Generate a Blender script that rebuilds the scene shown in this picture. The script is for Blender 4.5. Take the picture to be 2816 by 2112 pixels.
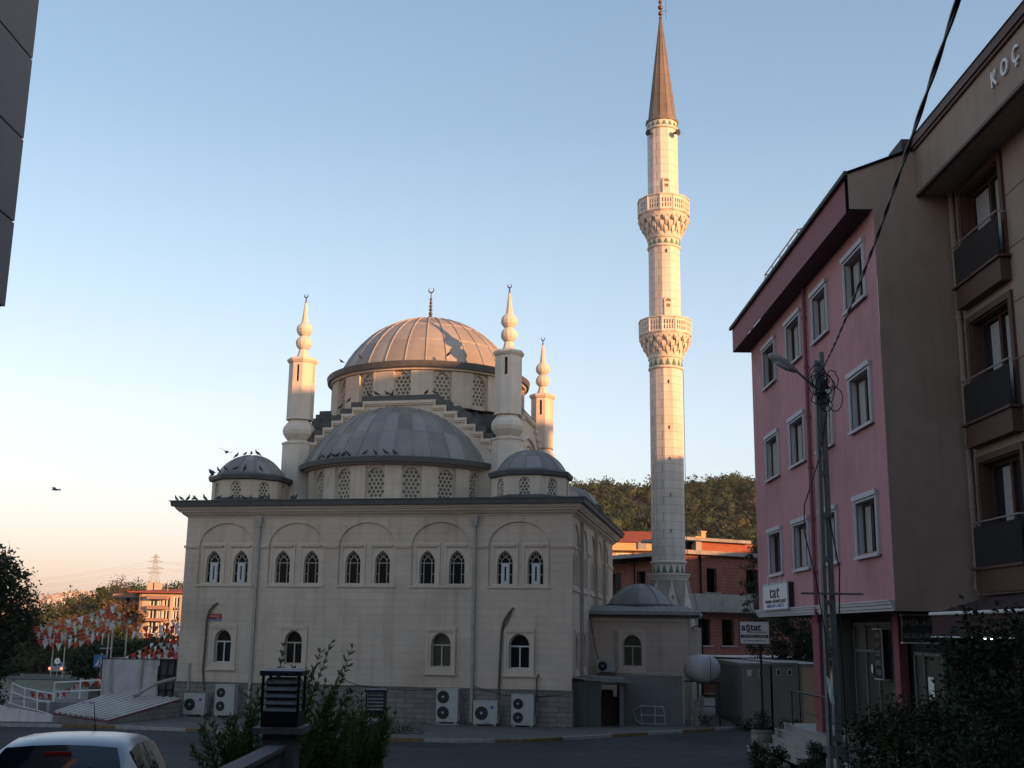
import bpy, math, random
from mathutils import Vector, Matrix
from mathutils.geometry import delaunay_2d_cdt
for o in list(bpy.data.objects): bpy.data.objects.remove(o)
S=bpy.context.scene; C=S.collection
R=math.radians; PI=math.pi; sin=math.sin; cos=math.cos
random.seed(7)
# ---------------------------------------------------------------- camera
cd=bpy.data.cameras.new('camera'); cam=bpy.data.objects.new('camera',cd); C.objects.link(cam); S.camera=cam
cd.sensor_fit='HORIZONTAL'; cd.sensor_width=36.0; cd.lens=36.0*3142/2816; cd.clip_start=0.1; cd.clip_end=20000
th=math.atan(675/3142); rl=R(0.8)
f=Vector((0,cos(th),sin(th))); r0=Vector((1,0,0)); u0=Vector((0,-sin(th),cos(th)))
rv=r0*cos(rl)+u0*sin(rl); uv=-r0*sin(rl)+u0*cos(rl)
cam.matrix_world=Matrix(((rv.x,uv.x,-f.x,0),(rv.y,uv.y,-f.y,0),(rv.z,uv.z,-f.z,4.0),(0,0,0,1)))
# ---------------------------------------------------------------- light
SUN_EL,SUN_AZ=7.4,130.0      # azimuth clockwise from +Y
W=bpy.data.worlds.new('World'); S.world=W; W.use_nodes=True
nt=W.node_tree; bg=nt.nodes['Background']
sky=nt.nodes.new('ShaderNodeTexSky'); sky.sky_type='NISHITA'; sky.sun_disc=False
sky.sun_elevation=R(SUN_EL); sky.sun_rotation=R(SUN_AZ); sky.air_density=1.0; sky.dust_density=1.6; sky.ozone_density=2.2; sky.altitude=50
nt.links.new(sky.outputs[0],bg.inputs[0]); bg.inputs[1].default_value=0.08
# clear dusk sky: peach haze low down, warmer to the left (west-facing side), pale blue above
tcw=nt.nodes.new('ShaderNodeTexCoord'); sxw=nt.nodes.new('ShaderNodeSeparateXYZ'); nt.links.new(tcw.outputs['Generated'],sxw.inputs[0])
def wramp(stops):
    c=nt.nodes.new('ShaderNodeValToRGB'); e=c.color_ramp.elements
    while len(e)<len(stops): e.new(.5)
    for i,(p,col) in enumerate(stops): e[i].position=p; e[i].color=(*col,1)
    nt.links.new(sxw.outputs[2],c.inputs[0]); return c
ra=wramp([(0,(.56,.33,.26)),(.035,(.74,.48,.42)),(.09,(.76,.60,.55)),(.17,(.71,.67,.68)),(.27,(.49,.57,.64)),(.42,(.285,.38,.475)),(.60,(.18,.26,.36)),(1,(.11,.17,.28))])
rb=wramp([(0,(.50,.44,.42)),(.035,(.56,.54,.52)),(.09,(.58,.60,.60)),(.17,(.54,.59,.63)),(.27,(.41,.49,.57)),(.42,(.245,.335,.435)),(.60,(.16,.235,.34)),(1,(.10,.16,.27))])
mr=nt.nodes.new('ShaderNodeMapRange'); mr.inputs[1].default_value=-.42; mr.inputs[2].default_value=.30; nt.links.new(sxw.outputs[0],mr.inputs[0])
mxw=nt.nodes.new('ShaderNodeMixRGB'); nt.links.new(mr.outputs[0],mxw.inputs[0]); nt.links.new(ra.outputs[0],mxw.inputs[1]); nt.links.new(rb.outputs[0],mxw.inputs[2])
bg2=nt.nodes.new('ShaderNodeBackground'); nt.links.new(mxw.outputs[0],bg2.inputs[0]); bg2.inputs[1].default_value=0.60
adw=nt.nodes.new('ShaderNodeAddShader'); nt.links.new(bg.outputs[0],adw.inputs[0]); nt.links.new(bg2.outputs[0],adw.inputs[1]); nt.links.new(adw.outputs[0],nt.nodes['World Output'].inputs[0])
sl=bpy.data.lights.new('sun','SUN'); sl.energy=5.0; sl.angle=R(0.53); sl.color=(1.0,0.45,0.165)
so=bpy.data.objects.new('sun',sl); C.objects.link(so)
sd=Vector((sin(R(SUN_AZ))*cos(R(SUN_EL)),cos(R(SUN_AZ))*cos(R(SUN_EL)),sin(R(SUN_EL))))
so.rotation_euler=sd.to_track_quat('Z','Y').to_euler(); so.location=(40,-40,60)
S.view_settings.view_transform='Standard'; S.view_settings.look='None'; S.view_settings.gamma=1; S.view_settings.exposure=0.75
S.cycles.max_bounces=5; S.cycles.diffuse_bounces=3; S.cycles.glossy_bounces=3; S.cycles.transmission_bounces=3; S.cycles.transparent_max_bounces=6
S.cycles.use_denoising=True
# ---------------------------------------------------------------- materials
M={}
def mat(n,col,rough=0.8,ns=3.0,na=0.15,bump=0.0,metal=0.0,spec=0.3,col2=None,stain=0.0,joint=None,streak=0.0):
    m=bpy.data.materials.new(n); m.use_nodes=True; t=m.node_tree; N=t.nodes; L=t.links; b=N['Principled BSDF']
    b.inputs['Roughness'].default_value=rough; b.inputs['Metallic'].default_value=metal
    b.inputs['Specular IOR Level'].default_value=spec
    tc=N.new('ShaderNodeTexCoord'); vec=tc.outputs['Object']
    no=N.new('ShaderNodeTexNoise'); no.inputs['Scale'].default_value=ns; no.inputs['Detail'].default_value=6; no.inputs['Roughness'].default_value=.65
    L.new(vec,no.inputs['Vector'])
    cr=N.new('ShaderNodeValToRGB'); cr.color_ramp.elements[0].position=.3; cr.color_ramp.elements[1].position=.7
    c2=col2 or tuple(max(0,c*(1-2*na)) for c in col)
    cr.color_ramp.elements[0].color=(*c2,1); cr.color_ramp.elements[1].color=(*col,1)
    L.new(no.outputs[0],cr.inputs[0]); out=cr.outputs[0]
    hgt=no.outputs[0]
    def mul(a,fac,color):
        x=N.new('ShaderNodeMixRGB'); x.blend_type='MULTIPLY'; L.new(a,x.inputs[1]); x.inputs[2].default_value=(*color,1)
        if hasattr(fac,'links') : L.new(fac,x.inputs[0])
        else: x.inputs[0].default_value=fac
        return x.outputs[0]
    if stain:
        n2=N.new('ShaderNodeTexNoise'); n2.inputs['Scale'].default_value=.35; n2.inputs['Detail'].default_value=8; L.new(vec,n2.inputs['Vector'])
        r2=N.new('ShaderNodeValToRGB'); r2.color_ramp.elements[0].position=.5; r2.color_ramp.elements[0].color=(0,0,0,1); r2.color_ramp.elements[1].position=.75; r2.color_ramp.elements[1].color=(stain,stain,stain,1)
        L.new(n2.outputs[0],r2.inputs[0]); out=mul(out,r2.outputs[0],(.5,.43,.36))
    if streak:
        mp=N.new('ShaderNodeMapping'); mp.inputs['Scale'].default_value=(2.2,2.2,.12); L.new(vec,mp.inputs[0])
        n3=N.new('ShaderNodeTexNoise'); n3.inputs['Scale'].default_value=1.5; n3.inputs['Detail'].default_value=5; L.new(mp.outputs[0],n3.inputs['Vector'])
        r3=N.new('ShaderNodeValToRGB'); r3.color_ramp.elements[0].position=.52; r3.color_ramp.elements[0].color=(0,0,0,1); r3.color_ramp.elements[1].position=.72; r3.color_ramp.elements[1].color=(streak,)*3+(1,)
        L.new(n3.outputs[0],r3.inputs[0]); out=mul(out,r3.outputs[0],(.42,.37,.32))
    if joint:
        bw,bh,ms,dark=joint[:4]
        sx=N.new('ShaderNodeSeparateXYZ'); L.new(vec,sx.inputs[0]); ad=N.new('ShaderNodeMath'); ad.operation='ADD'
        my=N.new('ShaderNodeMath'); my.operation='MULTIPLY'; my.inputs[1].default_value=1.0; L.new(sx.outputs[1],my.inputs[0])
        L.new(sx.outputs[0],ad.inputs[0]); L.new(my.outputs[0],ad.inputs[1])
        cx=N.new('ShaderNodeCombineXYZ'); L.new(ad.outputs[0],cx.inputs[0]); L.new(sx.outputs[2],cx.inputs[1])
        bk=N.new('ShaderNodeTexBrick'); L.new(cx.outputs[0],bk.inputs['Vector']); bk.inputs['Scale'].default_value=1
        bk.inputs['Brick Width'].default_value=bw; bk.inputs['Row Height'].default_value=bh; bk.inputs['Mortar Size'].default_value=ms
        bk.inputs['Mortar Smooth'].default_value=.3; bk.inputs['Bias'].default_value=0
        v=joint[4] if len(joint)>4 else .08
        bk.inputs['Color1'].default_value=(1,1,1,1); bk.inputs['Color2'].default_value=(1-v,1-v,1-v*.9,1); bk.inputs['Mortar'].default_value=(dark,dark,dark,1)
        x=N.new('ShaderNodeMixRGB'); x.blend_type='MULTIPLY'; x.inputs[0].default_value=1; L.new(out,x.inputs[1]); L.new(bk.outputs[0],x.inputs[2]); out=x.outputs[0]
        if bump:
            b2=N.new('ShaderNodeBump'); b2.inputs['Strength'].default_value=.4; b2.inputs['Distance'].default_value=.01; b2.invert=True; L.new(bk.outputs['Fac'],b2.inputs['Height']); L.new(b2.outputs[0],b.inputs['Normal'])
            bump=0
    L.new(out,b.inputs['Base Color'])
    if bump:
        bp=N.new('ShaderNodeBump'); bp.inputs['Strength'].default_value=bump; bp.inputs['Distance'].default_value=.02
        n4=N.new('ShaderNodeTexNoise'); n4.inputs['Scale'].default_value=ns*8; n4.inputs['Detail'].default_value=4; L.new(vec,n4.inputs['Vector'])
        L.new(n4.outputs[0],bp.inputs['Height']); L.new(bp.outputs[0],b.inputs['Normal'])
    M[n]=m; return m
mat('stone_cladding',(.68,.555,.44),.85,1.3,.08,0.2,stain=.45,streak=.28,joint=(2.6,.295,.007,.70,.06))
mat('stone_trim',(.68,.565,.455),.85,2.0,.08,stain=.3)
mat('stone_drum',(.67,.56,.45),.85,1.5,.08,0.1,stain=.4,streak=.3,joint=(2.0,.45,.006,.75,.05))
mat('plinth_stone',(.30,.27,.235),.9,4,.15,.3,joint=(.62,.19,.014,.5,.3))
mat('minaret_stone',(.76,.68,.60),.85,1.2,.08,.2,stain=.4,streak=.3,joint=(2.1,.40,.012,.60,.06))
mat('minaret_trim',(.72,.63,.54),.85,2,.08,stain=.2)
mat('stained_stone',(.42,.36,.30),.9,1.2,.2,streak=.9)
mat('lead_a',(.265,.255,.24),.55,1.2,.12,.15,spec=.35,stain=.2)
mat('lead_b',(.23,.22,.205),.6,1.2,.14,.15,spec=.3,stain=.3)
mat('lead_c',(.30,.29,.275),.5,1.2,.10,.1,spec=.4,stain=.2)
mat('lead_dark',(.105,.104,.102),.6,1.5,.15,.1,spec=.35)
mat('dome_lead_a',(.36,.33,.30),.6,1.0,.12,.1,spec=.3,stain=.25)
mat('dome_lead_b',(.32,.29,.265),.6,1.0,.12,.1,spec=.3,stain=.3)
mat('dome_lead_c',(.39,.36,.325),.6,1.0,.1,.1,spec=.3,stain=.2)
mat('spire_lead',(.20,.165,.14),.6,1.2,.15,.1,spec=.3,stain=.3)
mat('green_paint',(.13,.20,.13),.7,3,.1)
mat('grille_stone',(.62,.56,.46),.85,4,.1)
mat('dark_glass',(.010,.011,.012),.3,3,.2,spec=.12)
mat('dusty_glass',(.075,.07,.055),.35,3,.15,spec=.4)
mat('amber_glass',(.27,.21,.14),.4,6,.3,spec=.4)
mat('pvc_white',(.62,.62,.60),.4,5,.05)
mat('pvc_cream',(.50,.44,.31),.55,5,.08)
mat('tracery_cream',(.47,.42,.33),.7,5,.1)
mat('zinc_pipe',(.42,.385,.34),.5,4,.12,spec=.4,stain=.3)
mat('conduit_brown',(.16,.12,.10),.7,6,.2)
mat('copper_dark',(.20,.10,.06),.4,6,.2,metal=.6)
mat('iron_dark',(.03,.03,.032),.5,6,.2)
mat('ac_white',(.46,.46,.43),.5,3,.06,stain=.5)
mat('ac_grille',(.06,.065,.07),.6,8,.1)
mat('ac_hub',(.45,.45,.43),.5,8,.05)
mat('blue_mark',(.06,.12,.4),.5)
mat('red_plate',(.36,.02,.025),.4,4,.06)
mat('blue_plate',(.08,.22,.42),.4,4,.06)
mat('white_paint',(.75,.75,.73),.45,4,.05)
mat('black_text',(.02,.02,.022),.5)
mat('brown_text',(.12,.035,.03),.5)
mat('pigeon_grey',(.075,.078,.09),.7,30,.3)
mat('asphalt',(.062,.061,.060),.9,2.5,.28,.6,stain=.9)
mat('asphalt_patch',(.042,.042,.044),.9,3,.15,.4)
mat('paving',(.17,.155,.135),.9,3,.15,.3,stain=.5,joint=(.5,.5,.02,.6,.15))
mat('kerb_white',(.42,.41,.38),.85,5,.2,.2,stain=.6)
mat('kerb_yellow',(.27,.18,.08),.85,5,.25,.2,stain=.6)
mat('soil',(.10,.085,.055),.95,1.5,.2,.5,col2=(.05,.065,.03))
mat('dry_grass',(.12,.11,.055),.95,.6,.2,.5,col2=(.05,.07,.03))
mat('hill_ground',(.09,.08,.04),.95,.05,.2,col2=(.16,.10,.06))
mat('pink_render',(.49,.25,.26),.85,2.5,.06,.25,stain=.45,streak=.18)
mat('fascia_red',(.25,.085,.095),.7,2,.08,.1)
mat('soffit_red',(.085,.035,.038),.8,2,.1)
mat('frame_grey',(.52,.52,.54),.7,3,.06,stain=.2)
mat('beige_render',(.36,.275,.225),.9,2.2,.08,.25,stain=.5,streak=.25)
mat('tan_render',(.34,.255,.205),.9,2.0,.07,.15,stain=.4,streak=.2)
mat('brown_trim',(.11,.055,.042),.6,3,.1)
mat('brown_pvc',(.085,.04,.03),.5,5,.1)
mat('curtain',(.40,.39,.37),.9,9,.15)
mat('room_dark',(.03,.028,.025),.9,2,.2)
mat('tinted_glass',(.02,.022,.025),.08,3,.1,spec=.5)
mat('roof_dark',(.05,.045,.045),.7,3,.15)
mat('steel_rail',(.45,.45,.45),.35,5,.05,metal=.7)
mat('concrete',(.33,.32,.31),.9,2,.12,.25,stain=.5,streak=.3)
mat('concrete_dark',(.17,.17,.17),.9,2,.15,.3,stain=.5)
mat('granite',(.21,.20,.19),.8,40,.3,.2)
mat('brick_red',(.245,.10,.075),.9,2,.12,.3,stain=.35,joint=(.3,.2,.016,1.35,.25))
mat('brick_orange',(.34,.115,.07),.9,2,.12,.3,joint=(.3,.2,.012,1.2,.18))
mat('tile_red',(.46,.11,.05),.85,3,.15,.2,joint=(.25,.35,.03,.6,.2))
mat('orange_render',(.62,.36,.17),.85,1,.05,stain=.2)
mat('pale_render',(.50,.43,.35),.85,1,.05,stain=.2)
mat('terracotta_band',(.34,.20,.15),.85,1,.06)
mat('cabin_beige',(.22,.21,.185),.6,2,.07,stain=.5)
mat('cabin_tan',(.48,.36,.25),.7,2,.07,stain=.4)
mat('annex_stone',(.60,.47,.385),.85,1.3,.08,.2,stain=.5,streak=.25,joint=(2.6,.295,.007,.70,.06))
mat('shed_green',(.115,.12,.112),.6,2,.12,stain=.5)
mat('shed_grey',(.205,.205,.195),.6,2,.1,stain=.6)
mat('tank_plastic',(.40,.40,.39),.45,2,.08,stain=.4)
mat('pole_steel',(.17,.18,.18),.6,5,.15,stain=.5)
mat('lamp_shell',(.30,.30,.29),.4,5,.1)
mat('cable_black',(.022,.022,.03),.5,9,.2)
mat('lantern_black',(.012,.013,.016),.45,9,.2,spec=.4)
mat('lantern_cap',(.04,.037,.06),.4,9,.2,spec=.5)
mat('louvre_glass',(.34,.37,.36),.35,9,.2)
mat('marble',(.34,.31,.285),.6,3,.1,stain=.4)
mat('sheet_metal',(.78,.77,.75),.5,1.5,.18,.1,spec=.4,stain=1.0,streak=.9)
mat('corrugated',(.60,.56,.50),.42,1.5,.12,spec=.5,stain=.6)
mat('car_paint',(.23,.27,.31),.28,30,.03,metal=.6,spec=.6)
mat('car_glass',(.012,.016,.022),.06,3,.1,spec=.7)
mat('rubber',(.02,.02,.02),.8)
mat('tail_red',(.5,.02,.02),.3)
mat('awning_brown',(.06,.032,.032),.9,4,.1)
mat('flag_white',(.70,.69,.68),.8,5,.05)
mat('flag_red',(.62,.075,.045),.8,5,.06)
mat('bark',(.08,.06,.045),.95,8,.3,.5)
def leaf(n,c,c2,sc=1.2):
    m=mat(n,c,.75,sc,.2,spec=.2,col2=c2)
leaf('leaf_dark',(.035,.05,.022),(.018,.028,.014))
leaf('leaf_juniper',(.14,.23,.06),(.07,.12,.04),3)
leaf('leaf_olive',(.054,.062,.024),(.034,.040,.018),.6)
leaf('leaf_autumn',(.105,.068,.032),(.06,.052,.026),.5)
leaf('leaf_green',(.046,.07,.024),(.03,.045,.018),.5)
leaf('leaf_hedge',(.045,.06,.02),(.015,.025,.012),2)
leaf('forest_leaf',(.034,.054,.020),(.018,.030,.013),.3)
mat('clad_grey',(.33,.285,.265),.75,2,.05,.1,stain=.2)
def emis(n,c,s):
    m=bpy.data.materials.new(n); m.use_nodes=True; b=m.node_tree.nodes['Principled BSDF']
    b.inputs['Base Color'].default_value=(*c,1); b.inputs['Emission Color'].default_value=(*c,1); b.inputs['Emission Strength'].default_value=s; M[n]=m
emis('lamp_lit',(.85,.95,1.0),9.0); emis('tail_lit',(1.0,.12,.05),4.0); emis('tube_lit',(.75,.8,.85),.35)
# ---------------------------------------------------------------- mesh helpers
def wloc(o):
    v=Vector((0,0,0))
    while o: v+=o.location; o=o.parent
    return v
def tag(o,label=None,cat=None,group=None,kind=None):
    if label: o['label']=label
    if cat: o['category']=cat
    if group: o['group']=group
    if kind: o['kind']=kind
    return o
def thing(name,label,cat,loc=(0,0,0),group=None):
    o=bpy.data.objects.new(name,None); C.objects.link(o); o.location=loc; o.empty_display_size=.2
    return tag(o,label,cat,group)
def copy_tree(o,parent=None):
    c=o.copy(); C.objects.link(c)
    if parent: c.parent=parent
    for ch in list(o.children): copy_tree(ch,c)
    return c
def inpoly(x,y,p):
    c=False; j=len(p)-1
    for i in range(len(p)):
        if (p[i][1]>y)!=(p[j][1]>y) and x<(p[j][0]-p[i][0])*(y-p[i][1])/(p[j][1]-p[i][1])+p[i][0]: c=not c
        j=i
    return c
class MB:
    def __init__(s,xf=None): s.v=[]; s.f=[]; s.m=[]; s.sm=[]; s.xf=xf; s.mi=0; s.smooth=False
    def add(s,vs,fs):
        b=len(s.v)
        s.v+= [s.xf(*p) for p in vs] if s.xf else [tuple(p) for p in vs]
        for q in fs: s.f.append([b+i for i in q]); s.m.append(s.mi); s.sm.append(s.smooth)
        return s
    def box(s,x0,x1,y0,y1,z0,z1):
        return s.add([(x0,y0,z0),(x1,y0,z0),(x1,y1,z0),(x0,y1,z0),(x0,y0,z1),(x1,y0,z1),(x1,y1,z1),(x0,y1,z1)],
          [(0,3,2,1),(4,5,6,7),(0,1,5,4),(1,2,6,5),(2,3,7,6),(3,0,4,7)])
    def prism(s,pts,z0,z1,pts2=None):
        n=len(pts); p2=pts2 or pts
        return s.add([(x,y,z0) for x,y in pts]+[(x,y,z1) for x,y in p2],[tuple(range(n))[::-1],tuple(range(n,2*n))]+[(i,(i+1)%n,n+(i+1)%n,n+i) for i in range(n)])
    def tube(s,pts,r,n=6,cap=True):
        pts=[Vector(p) for p in pts]; vs=[]; fs=[]; k=len(pts); rr=r if isinstance(r,(list,tuple)) else [r]*k
        pu=None
        for i,p in enumerate(pts):
            d=(pts[min(i+1,k-1)]-pts[max(i-1,0)]); d=d.normalized() if d.length>1e-9 else Vector((0,0,1))
            if pu is None: pu=d.orthogonal().normalized()
            else:
                pu=pu-d*pu.dot(d); pu=pu.normalized() if pu.length>1e-6 else d.orthogonal().normalized()
            w=d.cross(pu)
            for j in range(n): a=2*PI*j/n; vs.append(tuple(p+(pu*cos(a)+w*sin(a))*rr[i]))
        for i in range(k-1):
            for j in range(n): fs.append((i*n+j,i*n+(j+1)%n,(i+1)*n+(j+1)%n,(i+1)*n+j))
        if cap: fs.append(tuple(range(n))[::-1]); fs.append(tuple(range((k-1)*n,k*n)))
        return s.add(vs,fs)
    def lathe(s,prof,cx=0,cy=0,n=16,ph=0,a0=0,a1=2*PI,sx=1,sy=1):
        full=abs(a1-a0-2*PI)<1e-6; m=n if full else n+1; vs=[]; fs=[]
        for r,z in prof:
            for j in range(m):
                a=a0+ph+(a1-a0)*j/n; vs.append((cx+r*sin(a)*sx,cy-r*cos(a)*sy,z))
        for i in range(len(prof)-1):
            for j in range(n):
                j2=(j+1)%m
                fs.append((i*m+j,i*m+j2,(i+1)*m+j2,(i+1)*m+j))
        return s.add(vs,fs)
    def panel(s,outer,holes,d0,d1,f,edge=True):
        """flat slab in (u,w) with holes; front at depth d0, reveals back to d1; f(u,w,d)->xyz"""
        loops=[outer]+holes; pts=[];edges=[]
        for lp in loops:
            b=len(pts); pts+=[Vector(p) for p in lp]; edges+=[(b+i,b+(i+1)%len(lp)) for i in range(len(lp))]
        vo,_,fo,_,_,_=delaunay_2d_cdt(pts,edges,[],1,1e-5)
        ok=[]
        for q in fo:
            cx_=sum(vo[i][0] for i in q)/len(q); cy_=sum(vo[i][1] for i in q)/len(q)
            if inpoly(cx_,cy_,outer) and not any(inpoly(cx_,cy_,h) for h in holes): ok.append(tuple(q))
        s.add([f(p[0],p[1],d0) for p in vo],ok)
        for k,lp in enumerate(loops):
            if k==0 and not edge: continue
            n=len(lp); s.add([f(u,w,d0) for u,w in lp]+[f(u,w,d1) for u,w in lp],[(i,(i+1)%n,n+(i+1)%n,n+i) for i in range(n)])
        return s
    def poly(s,pts2,d,f):
        return s.add([f(u,w,d) for u,w in pts2],[tuple(range(len(pts2)))])
    def build(s,name,mt,parent=None,smooth=None,fix=True):
        me=bpy.data.meshes.new(name); off=wloc(parent) if parent else Vector((0,0,0))
        me.from_pydata([(a-off.x,b-off.y,c-off.z) for a,b,c in s.v],[],s.f)
        for m_ in (mt if isinstance(mt,(list,tuple)) else [mt]): me.materials.append(M[m_])
        me.polygons.foreach_set('material_index',s.m)
        me.polygons.foreach_set('use_smooth',[bool(x) if smooth is None else smooth for x in s.sm])
        me.update()
        if fix:
            import bmesh
            bm=bmesh.new(); bm.from_mesh(me); bmesh.ops.recalc_face_normals(bm,faces=bm.faces); bm.to_mesh(me); bm.free()
        o=bpy.data.objects.new(name,me); C.objects.link(o)
        if parent: o.parent=parent
        return o
def recenter(o):
    """put a single-mesh thing's origin at the middle of its base"""
    me=o.data; xs=[v.co for v in me.vertices]
    c=Vector(((min(v.x for v in xs)+max(v.x for v in xs))/2,(min(v.y for v in xs)+max(v.y for v in xs))/2,min(v.z for v in xs)))
    me.transform(Matrix.Translation(-c)); o.location=o.location+c; return o
def arch(cx,hw,z0,zs,rise,n=14,pointed=False):
    p=[(cx-hw,z0),(cx+hw,z0)]
    if pointed and rise>hw:
        k=(rise*rise-hw*hw)/(2*hw); Rr=hw+k; am=math.atan2(rise,k); h=n//2
        rt=[(cx-k+Rr*cos(am*i/h),zs+Rr*sin(am*i/h)) for i in range(h+1)]
        p+=rt+[(2*cx-x,z) for x,z in rt[-2::-1]]
    else: p+=[(cx+hw*cos(PI*i/n),zs+rise*sin(PI*i/n)) for i in range(n+1)]
    return p
def rect(x0,x1,z0,z1): return [(x0,z0),(x1,z0),(x1,z1),(x0,z1)]
def circ(cx,cz,r,n=6,ph=0): return [(cx+r*cos(ph+2*PI*i/n),cz+r*sin(ph+2*PI*i/n)) for i in range(n)]
def scale_pts(p,cx,cz,s): return [(cx+(x-cx)*s,cz+(z-cz)*s) for x,z in p]
def text(name,body,size,mt,parent,loc,rot,ext=.004,align='CENTER',sx=1.0,bold=0.0,shear=0.0):
    cu=bpy.data.curves.new(name,'FONT'); cu.body=body; cu.size=size; cu.extrude=ext; cu.align_x=align; cu.align_y='CENTER'; cu.offset=bold; cu.shear=shear; cu.resolution_u=3
    t=bpy.data.objects.new('tmp',cu); C.objects.link(t); bpy.context.view_layer.update()
    me=bpy.data.meshes.new_from_object(t.evaluated_get(bpy.context.evaluated_depsgraph_get())); bpy.data.objects.remove(t)
    me.transform(Matrix.Diagonal((sx,1,1,1))); me.materials.clear(); me.materials.append(M[mt])
    o=bpy.data.objects.new(name,me); C.objects.link(o); o.rotation_euler=rot
    if parent: o.parent=parent; o.location=Vector(loc)-wloc(parent)
    else: o.location=loc
    return o
# ---------------------------------------------------------------- ground
ZN=[(-3000,2.3),(-8,2.3),(0,2.03),(38,.30),(62,.30),(110,-.6),(6000,-.6)]
def zg(y):
    for (a,za),(b,zb) in zip(ZN,ZN[1:]):
        if y<=b: return za+(zb-za)*(y-a)/(b-a)
    return ZN[-1][1]
def sheet(name,mt,poly_at,ys,dz,kind='structure'):
    """strip sheet following the ground: poly_at(y)->(x0,x1)"""
    mb=MB(); vs=[];fs=[]
    for i,y in enumerate(ys):
        x0,x1=poly_at(y); vs+=[(x0,y,zg(y)+dz),(x1,y,zg(y)+dz)]
        if i: b=2*i; fs.append((b-2,b-1,b+1,b))
    mb.add(vs,fs); return tag(mb.build(name,mt,fix=False),kind=kind)
sheet('ground','dry_grass',lambda y:(-1700,1700),[-60,-8,0,38,62,110,2900],0)
KB=[(-40,43.6),(-18.4,43.2),(-15,43.1),(-11.4,42.2),(-7.5,41.0),(-3.9,39.8),(-1.6,39.45),(0.85,40.0),(3.0,41.6),(5.13,43.3),(9.4,46.7),(30,62)]
PV=.40
def kerb_y(x):
    for (a,ya),(b,yb) in zip(KB,KB[1:]):
        if x<=b: return ya+(yb-ya)*(x-a)/(b-a)
    return 62
# main road: from the camera to the kerb before the mosque
xs=[-40,-18.4,-15,-11.4,-7.5,-3.9,-1.6,.85,3,5.13,9.4,14]
mb=MB(); 
for x0,x1 in zip(xs,xs[1:]):
    ys=[-20,-8,0,38]
    for ya,yb in zip(ys,ys[1:]): mb.add([(x0,ya,zg(ya)+.004),(x1,ya,zg(ya)+.004),(x1,yb,zg(yb)+.004),(x0,yb,zg(yb)+.004)],[(0,1,2,3)])
    mb.add([(x0,38,.304),(x1,38,.304),(x1,kerb_y(x1)+.02,.304),(x0,kerb_y(x0)+.02,.304)],[(0,1,2,3)])
tag(mb.build('road','asphalt',fix=False),kind='structure')
# pavement before the mosque, kerb stones
mb=MB(); n=len(KB)
top=[(x,y+.14,PV) for x,y in KB]; back=[(x,66,PV) for x,y in KB]
for i in range(n-1): mb.add([top[i],top[i+1],back[i+1],back[i]],[(0,1,2,3)])
tag(mb.build('pavement','paving',fix=False),kind='structure')
mb=MB(); kk=0
for i in range(n-1):
    a=Vector(KB[i]);b=Vector(KB[i+1]); L_=(b-a).length; m_=max(1,int(L_/.9))
    for j in range(m_):
        p=a.lerp(b,j/m_); q=a.lerp(b,(j+.985)/m_); d=(b-a).normalized(); nn=Vector((-d.y,d.x))*.14
        mb.mi=(kk//2)%2 if random.random()<.85 else 0; kk+=1; h=PV+.012+random.uniform(-.006,.008)
        mb.prism([(p.x,p.y),(q.x,q.y),(q.x+nn.x,q.y+nn.y),(p.x+nn.x,p.y+nn.y)],.28,h)
k=mb.build('kerb',['kerb_white','kerb_yellow']); tag(k,kind='structure')
# ================================================================ mosque
A1,A2=R(12.0),R(10.6); OX,OY=2.438,45.0
def T(x,y,z): return (OX+cos(A1)*x+sin(A2)*y, OY-sin(A1)*x+cos(A2)*y, z)
W_=16.4
fF=lambda u,w,d:(u,d,w)          # front wall: u along x, d inwards
fS=lambda u,w,d:(-d,u,w)         # right side wall: u along y
def bar(mb,f,u0,w0,u1,w1,t,d0,d1):
    dx,dz=u1-u0,w1-w0; L_=math.hypot(dx,dz) or 1; nx,nz=-dz/L_*t/2,dx/L_*t/2
    q=[(u0+nx,w0+nz),(u0-nx,w0-nz),(u1-nx,w1-nz),(u1+nx,w1+nz)]
    mb.add([f(a,b,d0) for a,b in q]+[f(a,b,d1) for a,b in q],[(0,1,2,3),(4,5,6,7)]+[(i,(i+1)%4,4+(i+1)%4,4+i) for i in range(4)])
MQ=thing('mosque','large cream stone domed mosque with a grey lead main dome, stepped arches and four turrets','mosque',T(-8.2,8.2,.37))
BAYF=[(-14.57,1.22,(-15.13,-13.9)),(-11.47,1.2,(-12.05,-10.8)),(-8.42,1.2,(-9.0,-7.75)),(-5.33,1.2,(-5.87,-4.64)),(-2.11,1.24,(-2.68,-1.45))]
BAYS=[(1.35,1.0),(4.25,1.0),(7.2,1.0),(10.2,1.0),(13.2,1.0)]
def bay_outline(c,hw,zt=8.19,zb=5.66): return arch(c,hw,zb,7.22,zt-7.22,20)
LOWF=[(-14.45,.36),(-11.38,.37),(-5.2,.39),(-2.06,.40)]
lowhole=lambda c,hw:arch(c,hw,2.52,3.36,.46,14)
w=MB(lambda *p:T(*p))
w.panel([(-W_,1.72),(0,1.72),(0,8.6),(-W_,8.6)],[bay_outline(c,hw) for c,hw,_ in BAYF]+[lowhole(c,hw) for c,hw in LOWF],0,.28,fF,edge=False)
SL=[(1.3,.33),(3.9,.33)]
w.panel([(0,1.72),(W_,1.72),(W_,8.6),(0,8.6)],[bay_outline(c,hw) for c,hw in BAYS]+[lowhole(c,hw) for c,hw in SL],0,.28,fS,edge=False)
w.add([(-W_,0,.2),(-W_,W_,.2),(-W_,W_,8.6),(-W_,0,8.6),(0,W_,.2),(0,W_,8.6)],[(0,1,2,3),(1,4,5,2)])
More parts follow.
